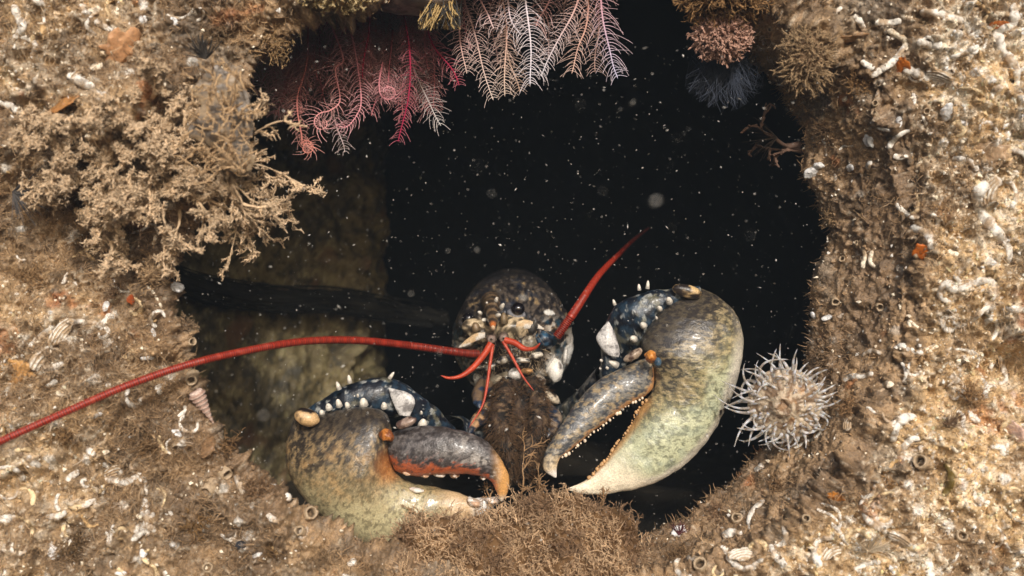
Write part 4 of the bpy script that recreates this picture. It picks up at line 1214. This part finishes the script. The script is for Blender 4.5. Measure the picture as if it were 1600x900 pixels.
# antennules
for zx, zy in [(282, 345), (343, 340)]:
    x, z = H7(zx, zy)
    A, Bq = P(x, z, .182), P(x, z + 3, .148)
    t = np.linspace(0, 1, 30)
    V, F = tubes((A + (Bq - A) * t[:, None])[None], (0.0056 * np.interp(t, [0, .3, .34, .62, .66, .95, 1], [1, 1, .86, .92, .76, .8, .2]))[None], 20, np.array([1.0, .1, 0]))
    mesh_obj('antennule_base', V, F, lerp(c(52, 40, 36), c(140, 120, 108), np.repeat(np.sin(t * 34) * .5 + .5, 20)), M_shell, lob)
for pts, r0 in [([(280, 375), (245, 430), (190, 495), (130, 538), (70, 548), (28, 536)], .0036), ([(290, 380), (272, 500), (258, 600), (235, 690), (172, 795)], .0018),
                ([(352, 358), (400, 372), (450, 402), (500, 398), (528, 372)], .0034), ([(340, 365), (385, 440), (440, 540), (495, 612)], .0017)]:
    s2 = spline([H7(*q) for q in pts], 160)
    t = np.linspace(0, 1, 160)
    Q = P(s2[:, 0], s2[:, 1], .150 - 0.02 * t)
    V, F = tubes(Q[None], (r0 * np.interp(t, [0, .5, .95, 1], [1, .85, .3, .05]) * (1 + .05 * np.sin(np.arange(160) * 1.6)))[None], 12)
    mesh_obj('antennule', V, F, lerp(c(150, 48, 28), c(202, 76, 42), fbm(V, 0.004, 3, 611)), M_horn, lob)
# mouth
for zx, zy, rx, ry, rot, ca, cb in [(298, 482, 58, 18, -22, c(96, 92, 92), wh), (350, 456, 34, 20, -10, c(90, 96, 110), wh), (438, 458, 44, 16, 4, c(80, 80, 84), wh), (505, 436, 34, 18, -15, c(110, 100, 90), wh), (228, 492, 42, 12, -8, c(80, 76, 72), wh)]:
    hb('mouth_plate', zx, zy, rx * 1.1, ry * .9, 0.005, rot, wh, lift=0.012, seed=int(zx), amp=.5, colfn=mott(ca * .45, cb, 0.006, int(zx), .42, .52))
for zx, zy, rx, ry, rot, col in [(335, 548, 62, 24, -18, c(206, 190, 162)), (402, 530, 34, 28, 10, c(210, 204, 196)), (462, 514, 32, 18, 0, c(196, 148, 96))]:
    hb('mandible', zx, zy, rx, ry, 0.007, rot, col, lift=0.020, seed=int(zx), amp=.45, colfn=mott(col * 0.35, col * .9, 0.006, int(zx), .38, .5))
mxc = lambda V: lerp(lerp(c(30, 24, 20), c(70, 54, 42), ss(0.4, 0.6, fbm(V, 0.008, 4, 621))), c(130, 106, 80), ss(0.62, 0.7, fbm(V, 0.004, 3, 623)) * .6)
mxs = []
for pts, rad in [([(375, 575), (345, 660), (325, 760), (345, 860), (370, 960), (380, 1060)], [.011, .012, .011, .010, .009, .006]), ([(475, 570), (505, 660), (520, 760), (490, 860), (455, 960), (440, 1060)], [.011, .012, .011, .010, .009, .006]),
                 ([(430, 560), (428, 680), (425, 800), (420, 930)], [.014, .018, .015, .008])]:
    s2 = spline([H7(*q) for q in pts], 90)
    t = np.linspace(0, 1, 90)
    Q = P(s2[:, 0], s2[:, 1], np.interp(t, [0, .4, 1], [.185, .155, .145]) + (.02 if len(pts) == 4 else 0))
    V, F = tubes(Q[None], (np.interp(t, np.linspace(0, 1, len(rad)), rad) * (1 + .04 * np.sin(t * 19)))[None], 28)
    V = V + (fbm(V, 0.008, 4, 625)[:, None] - .5) * .006
    mx = mesh_obj('maxilliped', V, F, mxc(V), M_limb, lob)
    # fringe of setae
    nh = 1500
    bi = rs.integers(0, len(V), nh)
    cN = V[bi] - Q[bi // 28]
    cN /= np.linalg.norm(cN, axis=1, keepdims=True) + 1e-9
    tt = np.linspace(0, 1, 4)[None, :, None]
    pth = V[bi][:, None] + (cN + rs.normal(0, .3, (nh, 3)) + np.array([0, 0, -.6]))[:, None] * tt * 0.007 * rs.uniform(.5, 1.3, (nh, 1, 1))
    Vh, Fh = tubes(pth, 0.0003 * np.linspace(1, .4, 4)[None], 3)
    tag(mesh_obj('fringe', Vh, Fh, c(96, 74, 54), M_turf, mx), kind='stuff')
hb('palp', 372, 655, 24, 28, 0.008, 30, c(206, 110, 44), lift=0.055, seed=31, colfn=mott(c(96, 56, 30), c(214, 118, 48), 0.008, 31, .35, .5))
hb('palp', 342, 735, 28, 26, 0.008, 0, c(160, 144, 132), lift=0.065, seed=32, colfn=mott(c(96, 80, 70), c(170, 156, 146), 0.008, 32, .35, .5))
for zx, zy, rx, ry, rot, lf in [(603, 508, 40, 60, 6, .016), (222, 556, 26, 40, -10, .008), (652, 436, 14, 46, 6, .006)]:
    hb('cheek_plate', zx, zy, rx, ry, .008, rot, wh, lift=lf, seed=zx, amp=.3, colfn=mott(c(236, 230, 220), c(120, 112, 108), .007, zx, .56, .68))
nh = 420
zx_, zy_ = rs.uniform(190, 560, nh), rs.uniform(270, 570, nh)
hx, hy = H7(zx_, zy_)
a_ = P(hx, hy, ydome(hx, hy) - .010)
tt = np.linspace(0, 1, 5)[None, :, None]
d_ = np.stack([rs.normal(0, .5, nh), -rs.uniform(.1, .6, nh), rs.normal(-.7, .5, nh)], 1)
V, F = tubes(a_[:, None] + d_[:, None] * tt * .009 * rs.uniform(.4, 1.3, (nh, 1, 1)) + rs.normal(0, .0012, (nh, 1, 3)) * tt ** 2, .00026 * np.linspace(1, .4, 5)[None], 3)
tag(mesh_obj('fringe', V, F, per(lerp(c(70, 56, 44), c(190, 168, 136), rs.uniform(0, 1, nh)), 5, 3), M_turf, lob), kind='stuff')
# small front legs
for pts, ca in [([(560, 720), (600, 745), (585, 800), (560, 850)], c(150, 130, 110)), ([(290, 690), (240, 735), (195, 780), (165, 830)], c(190, 150, 110)), ([(250, 580), (215, 640), (230, 700)], c(110, 90, 70))]:
    s2 = spline([H7(*q) for q in pts], 60)
    t = np.linspace(0, 1, 60)
    Q = P(s2[:, 0], s2[:, 1], np.linspace(.185, .15, 60))
    V, F = tubes(Q[None], np.interp(t, [0, .5, .9, 1], [.009, .0075, .004, .001])[None], 20)
    V = V + (fbm(V, 0.008, 3, 631)[:, None] - .5) * .003
    mesh_obj('leg', V, F, lerp(lerp(c(44, 40, 42), c(38, 54, 76), ss(.4, .6, fbm(V, .01, 3, 633))), ca, ss(.48, .58, fbm(V, .012, 3, 635))), M_shell, lob)

for zx, zy, rx, ry, rot, ca, cb in [(585, 650, 46, 26, 30, c(80, 66, 56), c(206, 190, 166)), (575, 770, 24, 46, 10, c(90, 78, 70), c(186, 176, 162)), (520, 560, 40, 24, 30, c(60, 50, 44), c(160, 146, 130)),
                                    (270, 600, 30, 40, 10, c(56, 46, 40), c(150, 130, 104)), (205, 765, 34, 16, -25, c(120, 90, 70), c(220, 206, 186)), (235, 735, 18, 24, -20, c(30, 40, 60), c(60, 90, 124))]:
    hb('leg_plate', zx, zy, rx, ry, .009, rot, ca, lift=.035, seed=zx, amp=.35, colfn=mott(ca * .7, np.minimum(cb * 1.15, .8), .008, zx, .38, .48))
# --- claws
H8 = lambda x, z: (840 + x * .422, 420 + z * .422)
def ROTY(a):
    a = R(a)
    return np.array([[math.cos(a), 0, math.sin(a)], [0, 1, 0], [-math.sin(a), 0, math.cos(a)]])
def claw_r(t, cc, sn, px, py, Q):
    g = fbm(Q, 0.03, 3, 705)
    sp = fbm(Q * np.array([1.0, 1, 1.9]) @ ROTY(35).T, 0.0048, 4, 701, .65)
    sp2 = fbm(Q, 0.0030, 3, 703, .6)
    sp3 = fbm(Q, 0.011, 4, 707, .6)
    ax = ss(0.05, 0.78, t + (cc + 0.1) * 0.20 + (g - .5) * .25)
    base = lerp(c(80, 72, 60), c(122, 112, 86), ss(0.06, .32, ax))
    base = lerp(base, c(152, 144, 104), ss(.30, .54, ax))
    base = lerp(base, c(190, 192, 158), ss(.50, .74, ax))
    dark = (1 - ss(.40, .66, ax))
    base = lerp(base, c(40, 37, 40), ss(.49, .54, sp) * dark * .75)
    base = lerp(base, c(176, 156, 120), ss(.55, .60, 1 - sp) * ss(.0, .15, ax) * (1 - ss(.5, .75, ax)) * .5)
    base = lerp(base, c(186, 164, 116), ss(.55, .66, sp3) * ss(.12, .3, ax) * (1 - ss(.42, .6, ax)) * .3)
    base = lerp(base, c(74, 76, 62), ss(.53, .58, sp2) * ss(.25, .45, ax) * (1 - ss(.62, .84, t)) * .6)
    base = lerp(base, c(140, 152, 138), ss(.45, .6, sp3) * ss(.5, .7, ax) * (1 - ss(.78, .86, t)) * .35)
    mg = ss(.66, .90, cc + ss(.6, .9, t) * 0.35 + (g - .5) * .25)
    base = lerp(base, c(216, 206, 190), mg * ss(.10, .3, t) * .9)
    base = lerp(base, c(150, 140, 130), mg * ss(.56, .64, sp2) * .35)
    base = lerp(base, c(232, 218, 192), ss(.70, .88, t + (g - .5) * .12 + np.clip(cc, 0, 1) * .06))
    base = lerp(base, c(200, 136, 86), ss(.985, 1.0, t) * .7)
    inn = ss(-.8, -.97, cc) * ss(.5, .55, t) * ss(.95, .85, t)
    base = lerp(base, c(186, 140, 86), inn * .8)
    for bx, by, br in [(1131, 636, 6), (1122, 642, 4), (1134, 627, 3)]:
        base = lerp(base, c(36, 22, 18), ss(br, br * .6, np.hypot(px - bx, (py - by) * .6)) * (sn > 0))
    return base
clR = loft('claw', [H8(*q) for q in [(560, 62), (500, 105), (440, 170), (395, 240), (385, 290), (410, 330), (432, 390), (425, 455), (400, 490), (370, 530), (350, 570), (320, 620), (290, 660), (260, 700), (225, 740), (190, 775), (150, 797), (108, 814)]],
           [H8(*q) for q in [(600, 70), (660, 98), (712, 140), (745, 190), (758, 250), (755, 320), (740, 400), (715, 480), (680, 550), (630, 630), (570, 700), (500, 755), (420, 797), (330, 822), (240, 834), (170, 834), (108, 818)]],
           [.13, .11, .10, .095, .09, .085, .08], [.55, .6, .6, .62, .62, .6, .6], [.5] * 3, M_shell, claw_r, lob, 300, 150, 2.1, 0.040, 0.0028, 0.012, 3)
tag(clR, 'big pale tipped claw raised on the right')
def claw_f(t, cc, sn, px, py, Q):
    sp = fbm(Q * np.array([1.0, 1, 1.8]) @ ROTY(-40).T, 0.0046, 4, 711, .65)
    base = lerp(c(66, 68, 72), c(122, 118, 110), ss(.42, .56, sp))
    base = lerp(base, c(176, 154, 118), ss(.54, .62, fbm(Q, 0.0042, 4, 713, .6)) * .7)
    base = lerp(base, c(56, 54, 58), ss(.58, .66, fbm(Q, 0.0035, 3, 715)) * .5)
    base = lerp(base, c(190, 134, 80), ss(.62, .9, cc + (sp - .5) * .6) * .85)
    base = lerp(base, c(206, 184, 150), ss(.80, .95, t + (sp - .5) * .2))
    base = lerp(base, c(232, 224, 214), ss(.92, .97, t))
    return base
fgR = loft('pincer_finger', [H8(*q) for q in [(405, 330), (360, 345), (300, 372), (240, 402), (190, 442), (140, 500), (100, 560), (60, 620), (35, 660), (20, 705), (22, 745), (60, 772)]],
           [H8(*q) for q in [(428, 360), (432, 400), (425, 445), (395, 470), (350, 495), (300, 530), (250, 570), (200, 605), (155, 642), (115, 675), (85, 700), (72, 735), (70, 772)]],
           [.095, .085, .07, .06], [.75] * 2, [.7] * 2, M_shell, claw_f, clR, 160, 90, 2.1, 0.03, 0.002, 0.01, 5)
def teeth(pts, y, cnt, r0, parent, col, d, jit=0.25):
    s2 = spline(pts, cnt)
    for q, (a, b) in enumerate(s2):
        r = r0 * rs.uniform(.45, 1.45) * MPP; a += rs.normal(0, 1.0); b += rs.normal(0, 1.0)
        V, F = ellipsoid(P(a, b, y if np.isscalar(y) else np.interp(q / (cnt - 1), [0, 1], y)), np.eye(3) * r * np.array([1, 1, 1.15])[:, None], 10, 12, .15, q)
        mesh_obj('tooth', V, F, col * rs.uniform(.85, 1.05), M_horn, parent)
teeth([H8(*q) for q in [(392, 478), (350, 500), (300, 536), (250, 577), (200, 612), (155, 648), (115, 684), (92, 700)]], (.082, .062), 26, 2.3, fgR, c(232, 214, 190), None)
teeth([H8(*q) for q in [(395, 488), (366, 530), (345, 572), (316, 620), (286, 660), (256, 700), (220, 742), (190, 774)]], (.092, .080), 34, 2.4, clR, c(190, 150, 104), None)
# joint of the moving finger
def blobp(name, px, py, y, rx, ry, rz, rot, ca, cb, parent, seed=0, mat=M_shell, amp=.15, fs=.006):
    return blob(name, px, py, y, rx, ry, rz, rot, ca, mat, parent, amp, seed, mott(ca, cb, fs, seed))
blobp('joint', *H8(418, 328), .068, 9, 10, .007, 20, c(150, 84, 36), c(210, 140, 66), clR, 41, amp=.4)
blobp('joint', *H8(352, 322), .068, 17, 8, .006, -28, c(86, 66, 56), c(166, 146, 126), clR, 42, amp=.4)
blobp('joint', *H8(445, 345), .066, 6, 8, .006, 0, c(48, 66, 84), c(70, 96, 116), clR, 43)
# wrist
def wrist_col(V):
    a = fbm(V, 0.008, 5, 721, .6)
    col = lerp(c(18, 23, 33), c(40, 58, 74), ss(.42, .62, a))
    col = lerp(col, c(166, 168, 164), ss(.60, .66, fbm(V, 0.0055, 4, 723, .6)) * .8)
    return lerp(col, c(120, 116, 96), ss(.60, .68, fbm(V, 0.012, 4, 725, .6)) * .6)
wc = lambda t, cc, sn, px, py, Q: wrist_col(Q)
wrR = loft('wrist', [H8(*q) for q in [(225, 400), (235, 330), (240, 250), (268, 165), (330, 108), (420, 82), (520, 70), (600, 62)]], [H8(*q) for q in [(300, 430), (330, 350), (385, 300), (420, 240), (450, 200), (500, 160), (560, 130), (605, 100)]],
           [.16, .14, .12, .115, .12], [.8] * 2, [.8] * 2, M_shell, wc, lob, 110, 70, 2.1, .04, .003, .012, 7)
blobp('knob', *H8(553, 84), .102, 23, 11, .006, 14, c(40, 32, 28), c(206, 174, 124), wrR, 44, fs=.009)
spR = [((376, 75), (-.1, -.2, 1), 9, 4), ((407, 68), (.1, -.2, 1), 11, 5), ((452, 148), (-.2, -1, -.1), 8, 7), ((487, 120), (-.2, -1, .1), 8, 7), ((392, 210), (-.3, -1, -.1), 9, 9), ((355, 260), (-.3, -1, -.2), 9, 8), ((288, 355), (-.8, -.7, .1), 12, 7),
       ((440, 183), (-.2, -1, .1), 4, 3), ((285, 130), (-.4, -.3, .8), 8, 4), ((236, 340), (-.4, -1, 0), 4, 4), ((258, 368), (-.4, -1, 0), 4, 4), ((232, 370), (-.4, -1, 0), 3, 3)]
for (zx, zy), d, L, r in spR:
    px, py = H8(zx, zy)
    spine(P(px, py, .098 if zy < 250 else .105), d, L * MPP * 1.6, r * MPP, wrR)
def patchcol(V):
    return lerp(c(196, 192, 188), c(120, 116, 114), ss(.52, .66, fbm(V, .007, 4, 55)))
pl = loft('wrist_plate', [H8(*q) for q in [(258, 195), (222, 240), (218, 265), (240, 300), (262, 320)]], [H8(*q) for q in [(264, 195), (285, 235), (298, 275), (305, 310), (300, 328)]], [.10, .095], [.5] * 2, [.5] * 2, M_shell, lambda t, cc, sn, px, py, Q: patchcol(Q), wrR, 40, 30)
# left claw
H6 = lambda x, z: (440 + x * .3777, 560 + z * .3777)
def claw_l(t, cc, sn, px, py, Q):
    sp = fbm(Q * np.array([1.8, 1, 1.0]) @ ROTY(-20).T, 0.0048, 4, 731, .65)
    sp2 = fbm(Q, 0.0030, 3, 735, .6)
    sp3 = fbm(Q, 0.010, 4, 737, .6)
    g = fbm(Q, .03, 3, 733)
    zy = (py - 560) / .3777; zx = (px - 440) / .3777
    v = zy + (g - .5) * 150
    base = lerp(c(76, 67, 56), c(112, 98, 76), ss(250, 420, v))
    base = lerp(base, c(150, 134, 100), ss(400, 530, v))
    base = lerp(base, c(184, 174, 136), ss(500, 660, v))
    base = lerp(base, c(38, 34, 34), ss(.49, .55, sp) * (1 - ss(380, 620, v)) * .75)
    base = lerp(base, c(176, 148, 106), ss(.54, .60, 1 - sp) * ss(220, 340, v) * (1 - ss(520, 660, v)) * .55)
    base = lerp(base, c(186, 146, 94), ss(.54, .66, sp3) * ss(320, 420, v) * (1 - ss(480, 600, v)) * .35)
    base = lerp(base, c(84, 76, 54), ss(.54, .59, sp2) * ss(400, 500, v) * (1 - ss(640, 760, v)) * .6)
    base = lerp(base, c(186, 116, 58), ss(75, 15, np.hypot(zx - 455, (zy - 430) * .75)) * .65)
    base = lerp(base, c(200, 168, 130), ss(.72, .82, t) * .8)
    base = lerp(base, c(220, 216, 210), ss(.86, .92, t))
    return base
clL = loft('claw', [H6(*q) for q in [(70, 222), (150, 232), (250, 213), (350, 203), (430, 225), (455, 300), (448, 380), (460, 450), (500, 498), (560, 518), (640, 532), (720, 554), (800, 576), (870, 572), (915, 566)]],
           [H6(*q) for q in [(42, 270), (22, 340), (18, 420), (40, 495), (95, 580), (170, 650), (255, 715), (350, 765), (450, 790), (560, 780), (670, 740), (770, 690), (850, 640), (918, 580)]],
           [.085, .07, .062, .06, .058, .055], [.55, .6, .62, .6, .6], [.5] * 2, M_shell, claw_l, lob, 280, 140, 2.1, .042, .0028, .012, 9)
tag(clL, 'heavy dark claw resting low on the left rim')
def claw_lf(t, cc, sn, px, py, Q):
    sp = fbm(Q * np.array([1.0, 1, 1.8]) @ ROTY(30).T, .0048, 4, 741, .65)
    base = lerp(c(62, 56, 54), c(104, 98, 96), ss(.42, .58, sp))
    base = lerp(base, c(162, 154, 146), ss(.54, .62, fbm(Q, .006, 4, 743, .6)) * ss(.3, .6, t) * .8)
    base = lerp(base, c(40, 36, 38), ss(.58, .66, fbm(Q, 0.0035, 3, 745)) * .5)
    base = lerp(base, c(176, 86, 44), ss(.3, .75, cc + (sp - .5) * 1.6) * .88)
    base = lerp(base, c(206, 154, 92), ss(.72, .9, t + (-cc) * .12))
    base = lerp(base, c(224, 208, 184), ss(.93, .99, t))
    return base
fgL = loft('pincer_finger', [H6(*q) for q in [(442, 310), (520, 286), (600, 280), (680, 286), (764, 304), (850, 346), (912, 420), (940, 492), (936, 552), (912, 592)]],
           [H6(*q) for q in [(448, 420), (480, 468), (560, 486), (640, 480), (720, 478), (780, 480), (832, 488), (864, 508), (886, 545), (906, 590)]],
           [.060, .05, .045, .045], [.75] * 2, [.7] * 2, M_shell, claw_lf, clL, 160, 90, 2.2, .03, .002, .01, 11)
for zx, zy, rx, ry in [(520, 472, 24, 14), (590, 480, 26, 16), (655, 480, 30, 16), (715, 484, 22, 16), (780, 584, 18, 14), (560, 544, 40, 14), (835, 494, 18, 10), (800, 600, 36, 20), (870, 588, 34, 16)]:
    blob('tooth', *H6(zx, zy), .05, rx * .30, ry * .27, .006, 8, wh, M_horn, clL, .5, int(zx), mott(c(196, 160, 130), c(230, 222, 212), .006, int(zx)))
blobp('joint', *H6(432, 318), .036, 12, 10, .006, 20, c(120, 66, 32), c(186, 116, 54), clL, 45, amp=.4)
blobp('joint', *H6(515, 268), .035, 18, 8, .006, -25, c(86, 66, 58), c(160, 138, 124), clL, 46, amp=.4)
wrL = loft('wrist', [H6(*q) for q in [(95, 215), (180, 160), (280, 108), (390, 82), (500, 100), (580, 160), (650, 215), (720, 290)]], [H6(*q) for q in [(130, 260), (220, 245), (320, 240), (420, 240), (510, 255), (580, 285), (640, 310), (690, 330)]],
           [.10, .095, .10, .115, .14], [.8] * 2, [.8] * 2, M_shell, wc, lob, 110, 70, 2.1, .04, .003, .012, 13)
blobp('knob', *H6(104, 244), .056, 21, 13, .008, 18, c(38, 30, 28), c(204, 168, 120), wrL, 48, fs=.009)
loft('wrist_plate', [H6(*q) for q in [(442, 122), (452, 160), (470, 205), (485, 235)]], [H6(*q) for q in [(450, 122), (530, 145), (552, 185), (530, 240)]], [.082, .078], [.3] * 2, [.5] * 2, M_shell, lambda t, cc, sn, px, py, Q: patchcol(Q), wrL, 40, 30)
for (zx, zy), d, L, r in [((237, 122), (-.4, -.4, .9), 9, 6), ((282, 95), (-.2, -.4, .9), 8, 5), ((196, 205), (-.2, -.8, .6), 9, 6), ((238, 192), (-.2, -.8, .6), 9, 6), ((273, 197), (-.2, -.8, .6), 8, 5), ((340, 188), (-.1, -.8, .6), 10, 8), ((424, 200), (0, -.8, .6), 10, 8),
                         ((583, 275), (.2, -.8, .4), 10, 9), ((167, 226), (-.2, -.8, .5), 6, 5), ((450, 78), (.6, -.2, .5), 9, 4), ((315, 155), (0, -1, .2), 4, 3), ((578, 225), (0, -1, .2), 4, 3)]:
    spine(P(*H6(zx, zy), .075), d, L * MPP * 1.6, r * MPP, wrL)
# arms from the wrists back to the body
for pts, y in [([H8(270, 400), (915, 640), (880, 660), (840, 650)], [.16, .2, .24, .27]), ([H6(690, 300), (735, 690), (760, 690), (785, 670)], [.15, .19, .23, .27])]:
    s2 = spline(pts, 60)
    Q = P(s2[:, 0], s2[:, 1], np.interp(np.linspace(0, 1, 60), np.linspace(0, 1, 4), y))
    V, F = tubes(Q[None], np.interp(np.linspace(0, 1, 60), [0, .5, 1], [.017, .022, .018])[None], 30)
    V = V + (fbm(V, .012, 3, 751)[:, None] - .5) * .006
    mesh_obj('arm_segment', V, F, wrist_col(V), M_shell, lob)

# ------------------------------------------------------------------ drifting flecks in the water
n = 3600
px = rs.uniform(280, 1290, n); py = rs.uniform(60, 860, n)
y = rs.uniform(-0.15, 0.45, n)
nb = 45
px[:nb] = rs.uniform(350, 1250, nb); py[:nb] = rs.uniform(100, 700, nb); y[:nb] = rs.uniform(-0.55, -0.25, nb)
cenp = P(px, py, y)
sz = 0.00037 * np.exp(np.clip(rs.normal(0, 0.5, n), -1, 1.1))
sz[:nb] *= 1.25
q = np.linalg.qr(rs.normal(0, 1, (n, 3, 3)))[0] * (sz[:, None] * np.stack([np.ones(n), np.ones(n) * .7, np.exp(np.abs(rs.normal(0, .6, n)))], 1))[:, :, None]
Vg = cenp[:, None] + np.einsum('vk,nkd->nvd', oct_, q) * rs.uniform(.7, 1.2, (n, 6))[..., None]
Fg = (of[None] + np.arange(n)[:, None, None] * 6).reshape(-1, 3)
tag(mesh_obj('marine_snow', Vg.reshape(-1, 3), Fg, np.repeat(c(206, 202, 194) * rs.uniform(.3, 1.1, (n, 1)), 6, 0), M_snow), 'pale flecks drifting in the dark water of the hole', 'flecks', kind='stuff')

# ------------------------------------------------------------------ the water itself: faintly milky
hz = bpy.data.materials.new('haze_water')
hz.use_nodes = True
ht = hz.node_tree
for nd in list(ht.nodes):
    if nd.type == 'BSDF_PRINCIPLED': ht.nodes.remove(nd)
pv = ht.nodes.new('ShaderNodeVolumePrincipled')
pv.inputs['Color'].default_value = (0.72, 0.86, 1.0, 1)
pv.inputs['Density'].default_value = 0.03
pv.inputs['Anisotropy'].default_value = 0.2
ht.links.new(pv.outputs[0], ht.nodes['Material Output'].inputs['Volume'])
bx = [(x, y, z) for x in (-2.2, 2.2) for y in (-1.6, 4.0) for z in (-2.0, 2.0)]
haze = mesh_obj('haze', bx, np.array([[0, 1, 3, 2], [4, 6, 7, 5], [0, 4, 5, 1], [2, 3, 7, 6], [0, 2, 6, 4], [1, 5, 7, 3]]), None, hz, smooth=False)
tag(haze, kind='stuff')
